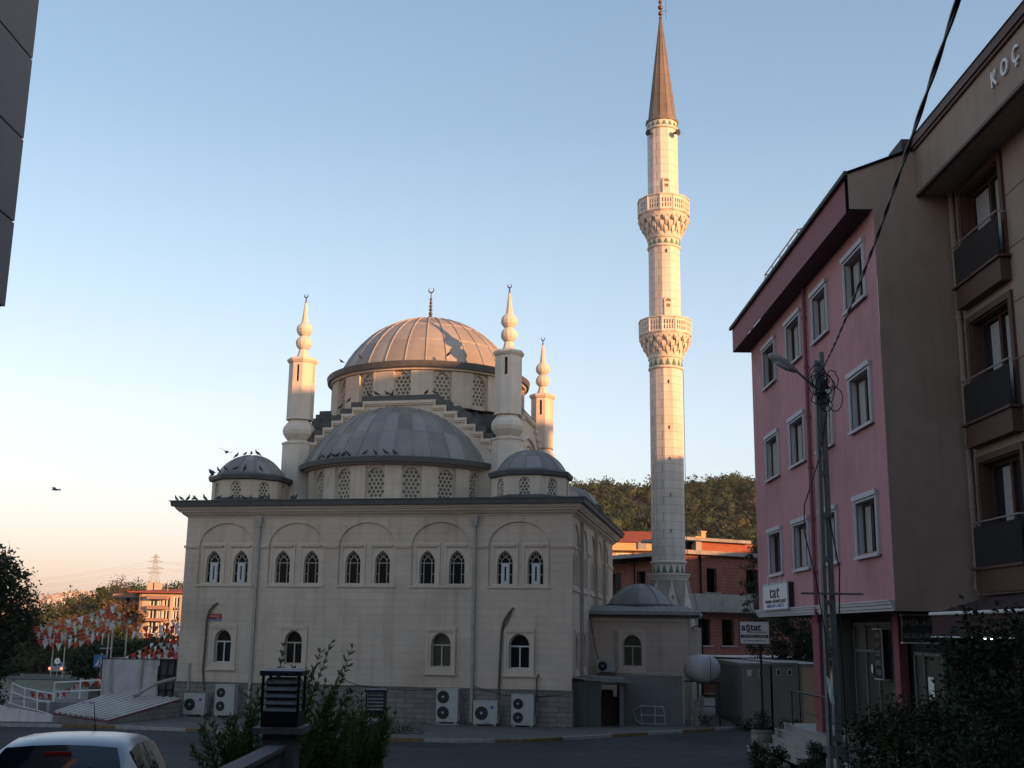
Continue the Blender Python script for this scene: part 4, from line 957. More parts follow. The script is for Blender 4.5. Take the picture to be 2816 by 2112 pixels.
for a,b in KC:
    for zt,zb in KR:
        m=MB(); m.panel(rect(a,b,zb-.02,zt),[rect(a+.14,b-.14,zb+.02,zt-.14)],-.06,0,fK); m.panel(rect(a+.14,b-.14,zb,zt-.14),[rect(a+.17,b-.17,zb+.03,zt-.17)],.0,.28,fK); wf=m.build('window','brown_trim',KB_)
        m=MB(); mid=(a+b)/2; m.panel(rect(a+.14,b-.14,zb,zt-.14),[rect(a+.24,mid-.05,zb+.12,zt-.24),rect(mid+.05,b-.24,zb+.12,zt-.24)],.20,.27,fK); m.build('sash','brown_pvc',wf)
        m=MB(); m.add([(X1+.25,y,z) for y,z in rect(a+.15,b-.15,zb,zt-.15)],[(0,1,2,3)]); m.build('glass','tinted_glass',wf,fix=False)
        m=MB()
        for y0,y1 in ((a+.28,a+random.uniform(.45,.95)),(mid+.15,mid+random.uniform(.4,.8))):
            k=7; m.add([(X1+.236-.008*(q%2),y0+(y1-y0)*q/k,z) for q in range(k+1) for z in (zb+.2,zt-.3)],[(2*q,2*q+2,2*q+3,2*q+1) for q in range(k)])
        m.build('curtain','curtain',wf,fix=False)
        bx=MB(); bx.box(X1-.22,X1+.0,a-.02,b+.02,zb-.5,zb-.03); bx.box(X1-.28,X1+.0,a-.10,b+.10,zb-.03,zb+.02); bx=bx.build('balcony_box','brown_trim',KB_)
        m=MB(); m.box(X1-.21,X1-.195,a,b,zb+.02,zb+.86); m.box(X1-.20,X1,b-.015,b,zb+.02,zb+.86); m.build('glass_guard','tinted_glass',bx)
        m=MB(); m.tube([(X1,a-.02,zb+.95),(X1-.22,a-.02,zb+.95),(X1-.22,b+.02,zb+.95),(X1,b+.02,zb+.95)],.02,6); m.build('guard_rail','steel_rail',bx)
pipe('drainpipe','tan_render',[(9.92,24.5,13.85),(9.92,24.5,5.2),(9.85,24.4,5.0),(9.9,24.3,4.85)],.06,KB_,[(9.92,24.5,z) for z in (12.3,10.9,9.5,8.1,6.7,5.5)],xf=lambda *q:q)
m=MB(); m.box(9.9,10.0,-6,24.5,4.84,4.92); m.build('sill_band','frame_grey',KB_)
# shop under the tan building
m=MB(); m.box(10.6,10.8,-6,24.6,1.5,4.9); m.build('shop_wall','room_dark',KB_)
m=MB(); 
for y in (23.9,22.3,20.6): m.box(10.4,10.5,y,y+.08,1.5,4.2)
m.build('shop_mullion','brown_trim',KB_)
AW=thing('awning','dark brown shop awning with white front bars under the tan building','awning',(9.3,17,3.9))
m=MB(); m.add([(9.98,24.0,4.83),(9.98,8,4.83),(8.72,8,4.42),(8.72,24.0,4.42),(8.70,24,3.98),(8.70,8,3.98)],[(0,1,2,3),(3,2,5,4),(0,3,4,4)][:2]); m.build('canopy','awning_brown',AW,fix=False)
m=MB(); m.tube([(8.69,24.02,4.43),(8.69,8,4.43)],.035,6); m.tube([(8.69,24.02,3.97),(8.69,8,3.97)],.014,6); m.build('front_bar','tube_lit' if False else 'white_paint',AW)
m=MB(); m.smooth=True; m.lathe([(.0,3.93),(.035,3.945),(.045,3.98),(.02,4.02)],9.75,23.6,10); m.lathe([(.0,3.93),(.025,3.945),(.03,3.97),(.02,4.0)],9.62,23.6,8); lo=tag(recenter(m.build('ceiling_lamp','lamp_lit')),'small lit white lamp glowing under the brown awning','lamp')
# ================================================================ street lamp and cables
PLX,PLY=6.05,22.0
PO=thing('street_lamp','tall latticed steel street lamp pole tangled with cables before the pink wall','street lamp',(PLX,PLY,zg(22)))
m=MB(); zb,zt=.95,9.28
def hw(z): return .135-(z-zb)/(zt-zb)*.055
for sx_ in (-1,1):
    for sy_ in (-1,1):
        m.add([(PLX+sx_*hw(z)-dx*sx_,PLY+sy_*hw(z)*.7-dy*sy_,z) for z in (zb,zt) for dx,dy in ((0,0),(.07,0),(.07,.02),(.02,.02),(.02,.07),(0,.07))],[(i,(i+1)%6,6+(i+1)%6,6+i) for i in range(6)])
z=zb+.3
while z<zt: m.box(PLX-hw(z),PLX+hw(z),PLY-hw(z)*.7-.004,PLY+hw(z)*.7,z,z+.09); z+=.82
m.build('lattice_pole','pole_steel',PO)
m=MB(); m.box(PLX+.03,PLX+hw(5)+.0,PLY-.06,PLY+.07,zb,9.45); m.build('web_plate','pole_steel',PO)
m=MB(); m.tube([(PLX-.05,PLY-.05,8.72),(PLX-.25,PLY-.1,8.85),(PLX-.62,PLY-.2,9.15)],[.03,.028,.025],8); m.build('arm','pole_steel',PO)
m=MB(); m.smooth=True; d=Vector((-.46,-.12,.25)).normalized(); p0=Vector((PLX-.48,PLY-.17,9.02)); 
m.tube([p0+d*t_ for t_ in (0,.04,.12,.3,.5,.62,.66)],[.03,.055,.07,.10,.095,.06,.01],12); h_=m.build('lamp_head','lamp_shell',PO)
m=MB(); m.smooth=True; m.tube([p0+d*t_+Vector((0,-.01,-.045)) for t_ in (.16,.2,.4,.52,.56)],[.01,.06,.075,.06,.01],10); m.build('lens','frame_grey',h_)
m=MB(); m.box(PLX-.55,PLX+.62,PLY-.16,PLY-.12,4.72,4.76); m.build('cross_bar','pole_steel',PO)
m=MB(); rn=random.Random(5)
for k in range(9):
    pts=[]; cx,cz=PLX+rn.uniform(-.15,.22),rn.uniform(8.1,8.9); ra,rb=rn.uniform(.08,.22),rn.uniform(.15,.45)
    for i in range(14): a=2*PI*i/13; pts.append((cx+ra*cos(a+k)+rn.uniform(-.015,.015),PLY-.14-.02*k+.05*sin(a),cz+rb*sin(a+k)*.7))
    m.tube(pts,.011,5)
for k in range(6): x=PLX+rn.uniform(-.12,.12); m.box(x-.05,x+.05,PLY-.2,PLY-.12,8.5+.06*k,8.56+.06*k)
m.build('cable_tangle','cable_black',PO)
m=MB(); m.tube([(PLX+.1,PLY-.12,8.2),(PLX-.1,PLY-.13,7.3),(PLX-.42,PLY-.14,6.4),(PLX-.44,PLY-.13,5.9),(PLX-.25,PLY-.13,5.0),(PLX-.12,PLY-.12,4.0),(PLX-.1,PLY-.12,2.0)],.013,5)
m.tube([(PLX+.05,PLY-.12,6.2),(PLX+.2,PLY-.13,5.2),(PLX+.16,PLY-.13,4.4),(PLX+.18,PLY-.12,3.0),(PLX+.2,PLY-.12,1.5)],.014,5); m.build('hanging_cable','cable_black',PO)
m=MB(); m.add([(PLX-.16,PLY-.2,3.25),(PLX-.06,PLY-.21,3.15),(PLX-.02,PLY-.2,2.72),(PLX-.1,PLY-.22,2.75),(PLX-.13,PLY-.19,2.95)],[(0,1,4),(1,2,3,4)]); m.build('torn_paper','white_paint',PO,fix=False)
m=MB()
A_=Vector((6.13,22,9.12)); B_=Vector((2.56,6,7.62)); n=150; L_=(B_-A_)
for ph in (0,PI):
    pts=[]
    for i in range(n+30):
        t_=i/n; p=A_+L_*t_; p.z+= -.35*4*t_*(1-t_)*.5 if t_<1 else 0; a=ph+i*.42; pts.append((p.x+.009*cos(a),p.y,p.z+.009*sin(a)))
    m.tube(pts,.0100,6)
tag(recenter(m.build('overhead_cable','cable_black')),'thick twisted black cable rising from the street lamp across the sky','cable')
# ================================================================ brick building behind
BB=thing('brick_building','unfinished red brick house with empty window openings and concrete slabs','building',(13,78,.3))
cx0,cy0=10.9,72.0; d1=Vector((5.6,3.2)).normalized(); d2=Vector((-3.3,10)).normalized()
fB1=lambda s,z,d:(cx0+d1.x*s-d1.y*d*-1*-1,cy0+d1.y*s+d1.x*d,z)
fB2=lambda s,z,d:(cx0+d2.x*s+d2.y*d,cy0+d2.y*s-d2.x*d,z)
def s1(px,d=0): k=(px+13-1408)/3213; return (k*(cy0+d1.x*d)-cx0+d1.y*d)/(d1.x-d1.y*k)
def s2(px): k=(px-1408)/3213; return (cy0*k-cx0)/(d2.x-d2.y*k)
h1=[rect(s1(1943),s1(1971),6.45,7.95),rect(s1(2053),s1(2088),6.45,8.0),rect(s1(1917),s1(1950),3.2,4.8),rect(s1(1982),s1(2015),3.2,4.8)]
h2=[rect(s2(1785),s2(1762),6.5,7.95),rect(s2(1718),s2(1694),6.5,8.0)]
m=MB(); m.panel(rect(0,12,.3,8.75),h1,0,.25,fB1,edge=False); m.panel(rect(0,13,.3,8.75),[[(a,b) for a,b in h] for h in h2],0,.25,fB2,edge=False); m.build('brick_wall','brick_red',BB)
m=MB()
m.panel(rect(-.3,12.3,8.75,9.0),[],-.45,12,fB1); m.panel(rect(-.35,13.2,8.752,9.002),[],-.4,1,fB2); m.panel(rect(-.1,8.5,5.22,6.32),[],-.9,-.75,fB1); m.panel(rect(-.1,8.5,5.22,5.4),[],-.75,0,fB1)
m.panel(rect(s1(1943)-.3,s1(1971)+.3,6.38,6.45),[],-.12,.1,fB1); m.panel(rect(s1(2053)-.3,s1(2088)+.3,6.38,6.45),[],-.12,.1,fB1)
for h in h1[2:]: m.panel(rect(h[0][0]-.15,h[1][0]+.15,3.12,3.2),[],-.1,.1,fB1)
m.build('concrete_slab','concrete',BB)
m=MB(); m.box(8.5,18,79,79.2,.4,8.6); m.add([fB2(0,.3,1.2),fB2(16,.3,1.2),fB2(16,8.7,1.2),fB2(0,8.7,1.2)],[(0,1,2,3)]); m.add([fB1(0,8.6,.3),fB1(11,8.6,.3),fB1(11,8.6,9),fB1(0,8.6,9)],[(0,1,2,3)]); m.build('dark_interior','room_dark',BB)
m=MB(); o_=3.0; a,b=s1(1931,1.8),s1(2062,1.8)
m.panel(rect(a,b+.4,9.0,9.78),[],1.8,5,fB1); m.build('roof_storey_wall','brick_orange',BB)
m=MB(); m.panel(rect(s1(1870,1.3),s1(2070,1.3),9.78,9.98),[],1.3,5.5,fB1); m.panel(rect(s1(1915,1.6),s1(1931,1.6),9.0,9.78),[],1.6,1.9,fB1); m.build('roof_slab','concrete',BB)
m=MB(); m.panel(rect(s1(1874,2.4),s1(1917,2.4),9.0,9.78),[],2.4,4,fB1); m.build('dark_opening','room_dark',BB)
m=MB(); m.panel(rect(s1(1931,1.6),s1(1943,1.6),9.98,10.45),[],1.6,2.0,fB1); m.panel(rect(s1(1929,1.6),s1(1945,1.6),10.38,10.44),[],1.55,2.05,fB1); m.panel(rect(s1(1915,1.6),s1(1931,1.6),9.98,10.08),[],1.6,2.0,fB1); m.build('chimney','orange_render',BB)
m=MB(); m.panel(rect(s1(1925),s1(2115),2.55,2.62),[],-3.2,0,fB1); m.build('porch_roof','white_paint',BB)
m=MB(); m.panel(rect(s1(1930),s1(2115),2.1,2.5),[],-3.0,-2.95,fB1); m.build('porch_fascia','concrete_dark',BB)
# orange house, far
OB=thing('orange_house','sunlit orange house with a red tiled hip roof between mosque and minaret','building',(18,135,-.5))
m=MB(); m.panel(rect(10.4,19.5,-.6,13.6),[rect(12.0,13.45,11.35,12.6),rect(15.7,17.3,11.2,12.4)],0,.2,lambda u,w,d:(u,130+d,w),edge=False); m.box(10.4,19.5,138,142,-.6,13.6); m.add([(10.4,130,-.6),(10.4,142,-.6),(10.4,142,13.6),(10.4,130,13.6)],[(0,1,2,3)]); m.build('wall','orange_render',OB)
m=MB(); m.box(10.2,19.6,129.2,130,12.95,13.7); m.box(10.2,19.6,128.9,130.0,12.85,12.95); m.build('balcony_parapet','orange_render',OB)
m=MB(); m.box(14.4,15.3,129.0,129.2,12.95,13.75); m.box(14.0,14.12,129.85,130,9,12.9); m.build('grey_post','concrete',OB)
m=MB(); m.add([(10.8,129.6,13.8),(19.9,129.6,13.8),(19.9,142,13.8),(10.8,142,13.8),(12.9,134,15.4),(18,134,15.4)],[(0,1,5,4),(1,2,5),(2,3,4,5),(3,0,4)]); m.build('roof','tile_red',OB)
for a,b,c_,d_ in ((12.0,13.45,11.35,12.6),(15.7,17.3,11.2,12.4)):
    m=MB(); m.panel(rect(a,b,c_,d_),[rect(a+.12,(a+b)/2-.05,c_+.1,d_-.12),rect((a+b)/2+.05,b-.12,c_+.1,d_-.12)],-.03,.1,lambda u,w,d:(u,130+d,w)); wi=m.build('window','white_paint',OB); m=MB(); m.box(a,b,130.08,130.09,c_,d_); m.build('glass','curtain',wi)
# ---------------------------------------------------------------- sight-line placement on real planes
def pt(px,py,Y):
    d=rv*((px-1408)/3142)-uv*((py-1056)/3142)+f
    return Vector((0,0,4))+d*(Y/d.y)
def q1(x,y,Y): return pt(x/2.711,1500+y/2.711,Y)
RN=random.Random(11)
# ================================================================ unseen blocks added out of frame to shade mosque and street
def block(label,x0,x1,y0,y1,z1,mt,z0=.2):
    t=thing('shading_block',label,'building',((x0+x1)/2,(y0+y1)/2,z0))
    m=MB(); m.box(x0,x1,y0,y1,z0,z1-.5); m.build('wall',mt,t)
    m=MB(); m.box(x0-.4,x1+.4,y0-.4,y1+.4,z1-.5,z1-.2); m.prism([(x0-.4,y0-.4),(x1+.4,y0-.4),(x1+.4,y1+.4),(x0-.4,y1+.4)],z1-.2,z1,[(x0+3,y0+3),(x1-3,y0+3),(x1-3,y1-3),(x0+3,y1-3)]); m.build('roof','tile_red',t)
    m=MB(); z=z0+1.2
    k=0
    while z<z1-2.4 and k<90:
        x=x0+1.2
        while x<x1-1.6: m.box(x,x+1.3,y0-.03,y0,z,z+1.4); m.box(x,x+1.3,y1,y1+.03,z,z+1.4); x+=2.9
        y=y0+1.2
        while y<y1-1.6: m.box(x0-.03,x0,y,y+1.3,z,z+1.4); y+=2.9; k+=1
        z+=2.95
    m.build('window_glass','dark_glass',t)
block('tall beige unseen block added behind the tan building to shade the turrets',34,46,4.5,21.2,22.0,'pale_render')
block('lower cream unseen block added behind the pink building to shade the lower minaret',34,46,22.0,42,16.9,'beige_render')
block('plain unseen block added beyond the brick house to shade its walls',38,48,44,80,13.2,'pale_render')
block('grey unseen block added behind the viewer, right side, to shade trees and road',30,46,-34,3.5,21.0,'concrete')
block('unseen block added behind the viewpoint to darken the foreground',-9,9,-22,-4.5,12,'beige_render',2.2)
block('unseen block added on the left side behind the viewpoint',-34,-11,-26,2,16,'pale_render',2.0)
# ================================================================ clad building, upper left
LB=thing('clad_building','dark grey panel clad building corner filling the upper left edge','building',(-10,2,2))
m=MB(); z=7.35; k=0
while z<17:
    y1=12.0
    for i in range(6):
        m.box(-5.75,-5.53,y1-1.9+.012,y1-.0 if i==0 else y1-.012,z+.012,z+.98-.012); y1-=1.9
    z+=.98; k+=1
m.build('cladding_panel','clad_grey',LB)
m=MB(); m.box(-14,-5.57,.5,11.97,7.3,17.1); m.build('upper_wall','iron_dark',LB)
m=MB(); m.box(-14,-6.9,0,10.8,1.9,7.3); m.build('wall','concrete_dark',LB)
# ================================================================ hills and woods
def ico(n=2):
    import bmesh
    bm=bmesh.new(); bmesh.ops.create_icosphere(bm,subdivisions=n,radius=1); v=[x.co.copy() for x in bm.verts]; fs=[[x.index for x in q.verts] for q in bm.faces]; bm.free(); return v,fs
ICO1=ico(1); ICO2=ico(2)
def sstep(a,b,x): t_=max(0,min(1,(x-a)/(b-a))); return t_*t_*(3-2*t_)
def hz(x,y):
    crest=50.5*sstep(-70,35,x)+1.5*sin(x*.11)+1.2*sin(x*.043+1)
    if x>60: crest+=3.0*math.exp(-((x-74)/7.0)**2)
    return -.8+crest*sstep(150,405,y)*(1-.0*y)
m=MB(); nx,ny=40,22; vs=[(-80+i*11,140+j*16,hz(-80+i*11,140+j*16)) for j in range(ny) for i in range(nx)]
m.smooth=True; m.add(vs,[(j*nx+i,j*nx+i+1,(j+1)*nx+i+1,(j+1)*nx+i) for j in range(ny-1) for i in range(nx-1)])
tag(m.build('hill','hill_ground',fix=False),kind='structure')
def crownblob(m,c,r,h,rnd,leafn=30,ic=ICO2,ls=.5,core=.80):
    ph=[rnd.uniform(0,6.28) for _ in range(6)]; v,fs=ic
    def dis(p): return 1+.16*sin(p.x*4.1+ph[0])*sin(p.y*3.7+ph[1])+.13*sin(p.z*5.3+ph[2]+p.x*2)+.07*sin(p.x*9+ph[3])*cos(p.y*8+ph[4])
    m.smooth=True; m.add([(c[0]+p.x*r*dis(p)*core,c[1]+p.y*r*dis(p)*core,c[2]+p.z*h*dis(p)*core) for p in v],fs); m.smooth=False
    for _ in range(leafn):
        u=rnd.uniform(-.35,1); a=rnd.uniform(0,6.28); q=math.sqrt(max(0,1-u*u)); p=Vector((q*cos(a),q*sin(a),u)); d=dis(p)*rnd.uniform(.66,1.12)
        o=Vector((c[0]+p.x*r*d,c[1]+p.y*r*d,c[2]+p.z*h*d)); t1=Vector((rnd.gauss(0,1),rnd.gauss(0,1),rnd.gauss(0,1))).normalized(); t2=p.cross(t1).normalized() if p.cross(t1).length>.01 else Vector((1,0,0)); s_=ls*rnd.uniform(.5,1.2)
        m.add([tuple(o-t1*s_),tuple(o+t2*s_*.6),tuple(o+t1*s_),tuple(o-t2*s_*.6)],[(0,1,2,3)])
def wood(name,pts,mats,label,rr=(2.4,4.2),leafn=26,ic=ICO2,cat='woodland',ls=.55,hk=(.75,1.25),core=.8):
    m=MB(); rnd=random.Random(name)
    for (x,y,z) in pts:
        r=rnd.uniform(*rr); m.mi=rnd.choices(range(len(mats)),weights=[9,2.2,6,.5][:len(mats)])[0]; h=r*rnd.uniform(*hk)
        crownblob(m,(x,y,z+h*.7),r,h,rnd,int(leafn*rnd.uniform(.7,1.2)),ic,ls,core)
    o=m.build(name,mats,fix=False); tag(o,label,cat,kind='stuff'); return o
pts=[]
y=152
while y<425:
    x=-30
    while x<150:
        xx=x+RN.uniform(-2.2,2.2); yy=y+RN.uniform(-2.5,2.5)
        if .01*yy-8<xx<.36*yy+14 and RN.random()<.93 and not (abs(xx-39)<5 and abs(yy-330)<14 and RN.random()<.8): pts.append((xx,yy,hz(xx,yy)))
        x+=3.9+ (yy-150)*.003
    y+=4.6+(y-150)*.007
wood('forest',pts,['forest_leaf','leaf_olive','leaf_green','leaf_autumn'],'dense autumn forest covering the hill behind the minaret',rr=(1.4,3.5),leafn=170,ic=ICO1,ls=.46,core=.62)
# left wooded rise and far town
m=MB(); vs=[];nx,ny=26,12
def hl(x,y): return -.8+10.0*sstep(170,255,y)*sstep(-98,-82,x)*(1-sstep(-66,20,x)*.3)
vs=[(-130+i*6,150+j*12,hl(-130+i*6,150+j*12)) for j in range(ny) for i in range(nx)]
m.smooth=True; m.add(vs,[(j*nx+i,j*nx+i+1,(j+1)*nx+i+1,(j+1)*nx+i) for j in range(ny-1) for i in range(nx-1)]); tag(m.build('left_hill','hill_ground',fix=False),kind='structure')
pts=[(xx,yy,hl(xx,yy)) for xx in [-84+3.2*i for i in range(13)] for yy in (206,214,222,231,240,250,258) if RN.random()<.95]
wood('far_woodland',[(a+RN.uniform(-1,1),b+RN.uniform(-2,2),c) for a,b,c in pts],['leaf_green','leaf_olive','leaf_autumn'],'rounded trees on the far rise behind the left apartment house',rr=(1.7,3.0),leafn=200,ic=ICO1,ls=.30,core=.5)
m=MB(); vs=[]; nx=40
for j in range(8):
    for i in range(nx): x=-1500+i*30; y=2000+j*110; vs.append((x,y,-.8+(47+22*math.exp(-((x+955)/60.0)**2)-.02*abs(x+960))*sstep(2000,2600,y)*sstep(-1350,-1150,x)*(1-sstep(-830,-690,x))))
m.add(vs,[(j*nx+i,j*nx+i+1,(j+1)*nx+i+1,(j+1)*nx+i) for j in range(7) for i in range(nx-1)]); tag(m.build('distant_hill','hill_ground',fix=False),kind='structure')
m=MB(); rnd=random.Random(3)
for _ in range(900):
    x=rnd.uniform(-1100,-780); y=rnd.uniform(2080,2640); z=-.8+(47+22*math.exp(-((x+955)/60.0)**2)-.02*abs(x+960))*sstep(2000,2600,y)*sstep(-1350,-1150,x)*(1-sstep(-830,-690,x))
    w_=rnd.uniform(4,8); h=rnd.uniform(4,9); m.mi=rnd.choice((0,0,1,2)); m.box(x,x+w_,y,y+w_,z-4,z+h)
tag(m.build('distant_town',['pale_render','white_paint','terracotta_band'],fix=False),'hazy white town climbing a far hill, left','town',kind='stuff')
# pylon and wires
PYL=thing('pylon','slender steel lattice electricity pylon on the far rise, left','pylon',tuple(q1(1130,290,300)))
b0=q1(1131,300,300); t0=q1(1143,65,300); hgt=t0.z-b0.z+4; bx,by,bz=b0.x+.5,300,b0.z-4
m=MB()
def pw(z): k=z/hgt; return 1.9*(1-k)**1.3+.18
for sx_ in (-1,1):
    for sy_ in (-1,1): m.tube([(bx+sx_*pw(hgt*i/8),by+sy_*pw(hgt*i/8),bz+hgt*i/8) for i in range(9)],.05,4)
for i in range(14):
    z0_,z1_=hgt*i/14,hgt*(i+1)/14
    for sy_ in (-1,1): m.tube([(bx-pw(z0_),by+sy_*pw(z0_),bz+z0_),(bx+pw(z1_),by+sy_*pw(z1_),bz+z1_)],.03,3); m.tube([(bx+pw(z0_),by+sy_*pw(z0_),bz+z0_),(bx-pw(z1_),by+sy_*pw(z1_),bz+z1_)],.03,3)
m.build('lattice_mast','zinc_pipe',PYL)
m=MB()
for k,wd in ((.93,1.2),(.84,2.0),(.70,2.3),(.60,2.0)): m.tube([(bx-wd,by,bz+hgt*k),(bx+wd,by,bz+hgt*k)],.08,4); m.tube([(bx-wd,by,bz+hgt*k),(bx,by,bz+hgt*(k+.04)),(bx+wd,by,bz+hgt*k)],.05,3)
m.build('cross_arm','zinc_pipe',PYL)
m=MB()
for k,wd in ((.70,-2.3),(.70,2.3),(.84,-2),(.84,2)):
    P0=Vector((bx+wd,by,bz+hgt*k)); 
    for far in (Vector((bx-150,by+40,bz+hgt*k-6)),Vector((bx+120,by+30,bz+hgt*k+8))):
        m.tube([P0.lerp(far,i/12)-Vector((0,0,5*4*(i/12)*(1-i/12))) for i in range(13)],.022,3)
tag(recenter(m.build('power_line','zinc_pipe')),'thin power wires strung either side of the pylon','power line')
# ================================================================ trees
def leafcloud(m,c,r,n,size,rnd,flat=1.0):
    for _ in range(n):
        o=Vector((rnd.gauss(0,1),rnd.gauss(0,1),rnd.gauss(0,1)*flat))*r*.55+Vector(c)
        a=Vector((rnd.gauss(0,1),rnd.gauss(0,1),rnd.gauss(0,.6))).normalized(); b=a.orthogonal().normalized(); b=(b*cos(rnd.uniform(0,6))+a.cross(b)*sin(rnd.uniform(0,6))); s_=size*rnd.uniform(.6,1.3)
        m.add([tuple(o-a*s_),tuple(o+b*s_*.45),tuple(o+a*s_),tuple(o-b*s_*.45)],[(0,1,2,3)])
def tree(name,label,base,h,r,mt,seed,clumps=40,per=40,size=.12,trunk=.16,low=.25,group=None,shape='round',cat='tree',clr=(.22,.40)):
    rnd=random.Random(seed); t=thing(name,label,cat,tuple(base),group); bx,by,bz=base
    m=MB(); m.tube([(bx,by,bz-.2),(bx+rnd.uniform(-.1,.1)*h*.1,by,bz+h*.35),(bx+rnd.uniform(-.1,.1)*h*.3,by,bz+h*.8)],[trunk,trunk*.7,trunk*.2],7)
    cr=MB()
    for k in range(clumps):
        u=rnd.random(); zz=low+(1-low)*u
        if shape=='cone': rad=r*(1-u)**.8*.95+.05*r
        else: rad=r*math.sqrt(max(.05,1-((zz-(low+1)/2)/((1-low)/2+.08))**2))
        a=rnd.uniform(0,6.283); q=rad*math.sqrt(rnd.uniform(.15,1)); c=(bx+q*cos(a),by+q*sin(a),bz+h*zz)
        if k%3==0: m.tube([(bx,by,bz+h*max(.15,zz*.6)),((bx+c[0])/2,(by+c[1])/2,bz+h*zz*.85),c],[trunk*.35,trunk*.2,.01],5)
        leafcloud(cr,c,r*rnd.uniform(*clr),per,size,rnd,.7)
    m.build('trunk','bark',t); cr.build('crown',mt,t,fix=False); return t
tree('broadleaf_tree','large dark leafy tree cut by the left edge of the view',(-21.4,45.5,.3),6.4,2.7,'leaf_dark',1,300,110,.09,.22,.2,clr=(.13,.24))
tree('broadleaf_tree','low dark shrub like tree below the big dark tree',(-22.6,51,.3),1.0,.9,'leaf_dark',2,40,60,.08,.05,.1)
def tq(x,y,Y,yb,r,mt,seed,label,shape='round',**k):
    top=q1(x,y,Y); zb=hl(top.x,Y) if Y>150 else zg(Y); tree('broadleaf_tree' if shape=='round' else 'conifer',label,(top.x,Y,zb),top.z-zb-(.30*r if shape=='round' else .2),r,clr=(.14,.27),mt=mt,seed=seed,shape=shape,**k)
for i,(x,y,Y,r,mt,lab,sh) in enumerate([
 (520,425,168,4.2,'leaf_olive','broad olive green tree left of the tall pointed pair, beyond the flags','round'),
 (590,395,172,4.5,'leaf_autumn','rusty broad tree right of the distant town','round'),
 (745,305,178,1.2,'leaf_green','thin pointed cypress, left one of the pair on the rise','cone'),
 (772,303,179,1.2,'leaf_green','thin pointed cypress, right one of the pair on the rise','cone'),
 (720,345,176,4.8,'leaf_green','big green tree under the two pointed cypresses','round'),
 (840,315,180,5.0,'leaf_olive','tallest airy tree left of the apartment house','round'),
 (660,420,150,4.0,'leaf_olive','olive tree in the middle of the left tree belt','round'),
 (900,370,160,4.2,'leaf_autumn','reddish tree touching the apartment house balcony','round'),
 (420,480,140,3.6,'leaf_autumn','yellowing tree below the distant town','round'),
 (480,510,120,3.4,'leaf_green','green tree behind the left flags','round'),
 (580,520,115,3.6,'leaf_green','green tree behind the middle of the flag strings','round'),
 (350,500,110,3.0,'leaf_olive','olive shrub tree beside the big dark tree','round'),
 (700,520,112,3.8,'leaf_green','dense green tree just left of the flag pole','round')]):
    tq(x,y,Y,0,r,mt,20+i,lab,sh,clumps=60,per=36,size=.30 if Y>130 else .22,trunk=.2,low=.08,group='trees on the left rise')
for i,(x,y,Y,r,mt,lab) in enumerate([
 (940,640,84,2.6,'leaf_dark','dark round tree right behind the flag pole'),
 (1060,615,86,2.8,'leaf_dark','dark round tree below the apartment house'),
 (1180,640,88,2.6,'leaf_green','dark green tree behind the right hand flags'),
 (1290,600,84,2.4,'leaf_dark','dark tree beside the mosque left edge'),
 (700,710,78,1.2,'leaf_dark','dark tree above the blue crossing sign'),
 (780,660,82,2.2,'leaf_dark','dark tree behind the foot of the flag pole'),
 (480,680,124,2.4,'leaf_green','green tree above the far road'),
 (360,670,124,2.4,'leaf_dark','dark tree above the braking car'),
 (240,790,118,2.0,'leaf_autumn','rusty bush left of the braking car'),
 (150,780,116,2.2,'leaf_autumn','rusty bush at the left under the big tree')]):
    tq(x,y,Y,0,r,mt,50+i,lab,clumps=50,per=40,size=.17,trunk=.12,low=.05,group='dark trees behind the flags')
pts=[(RN.uniform(-56,-45),RN.uniform(110,120),-.7) for _ in range(60)]
wood('shrub_bank',pts,['leaf_autumn','leaf_olive','leaf_dark'],'rusty scrub on the bank beyond the far road',rr=(.7,1.5),leafn=120,ic=ICO1,cat='shrubs',ls=.13)
pts=[(RN.uniform(-62,-30),RN.uniform(126,150),-.7) for _ in range(130)]
wood('tree_belt',pts,['leaf_green','leaf_dark','leaf_olive'],'low green belt of trees filling the gap behind the far road',rr=(1.2,2.2),leafn=160,ic=ICO1,cat='trees',ls=.22,hk=(.7,1.0),core=.55)
# ================================================================ left apartment house
AP=thing('apartment_house','sunlit cream apartment house with red hip roof and terracotta bands, far left','building',(-49,165,-.6))
x0,x1=q1(1035,500,160).x,q1(1440,500,160).x; zr=q1(1040,352,160).z
fL=lambda u,w,d:(u,160+d,w)
wins=[]
for zc,hh in ((q1(0,415,160).z,.95),(q1(0,500,160).z,1.0),(q1(0,588,160).z,1.0)):
    for xa,xb in ((1150,1205),(1210,1240),(1250,1300),(1325,1370)): wins.append(rect(q1(xa,0,160).x,q1(xb,0,160).x,zc-hh,zc+hh))
m=MB(); m.panel(rect(x0,x1,-.8,zr),wins,0,.3,fL,edge=False); m.add([(x0,160,-.8),(x0-2.2,172,-.8),(x0-2.2,172,zr),(x0,160,zr)],[(0,1,2,3)]); m.add([(x1,160,-.8),(x1,172,-.8),(x1,172,zr),(x1,160,zr)],[(0,1,2,3)]); m.build('wall','pale_render',AP)
for w_ in wins:
    m=MB(); a,b=w_[0][0],w_[1][0]; c_,d_=w_[0][1],w_[2][1]; m.panel(rect(a,b,c_,d_),[rect(a+.12,(a+b)/2-.06,c_+.12,d_-.12),rect((a+b)/2+.06,b-.12,c_+.12,d_-.12)],.1,.25,fL); wi=m.build('window','white_paint',AP); m=MB(); m.box(a,b,160.22,160.24,c_,d_); m.build('glass','tinted_glass',wi)
m=MB()
for ya,yb in ((432,460),(525,548)):
    m.box(q1(1143,0,160).x,q1(1285,0,160).x,159.1,160,q1(0,yb,160).z,q1(0,ya,160).z)
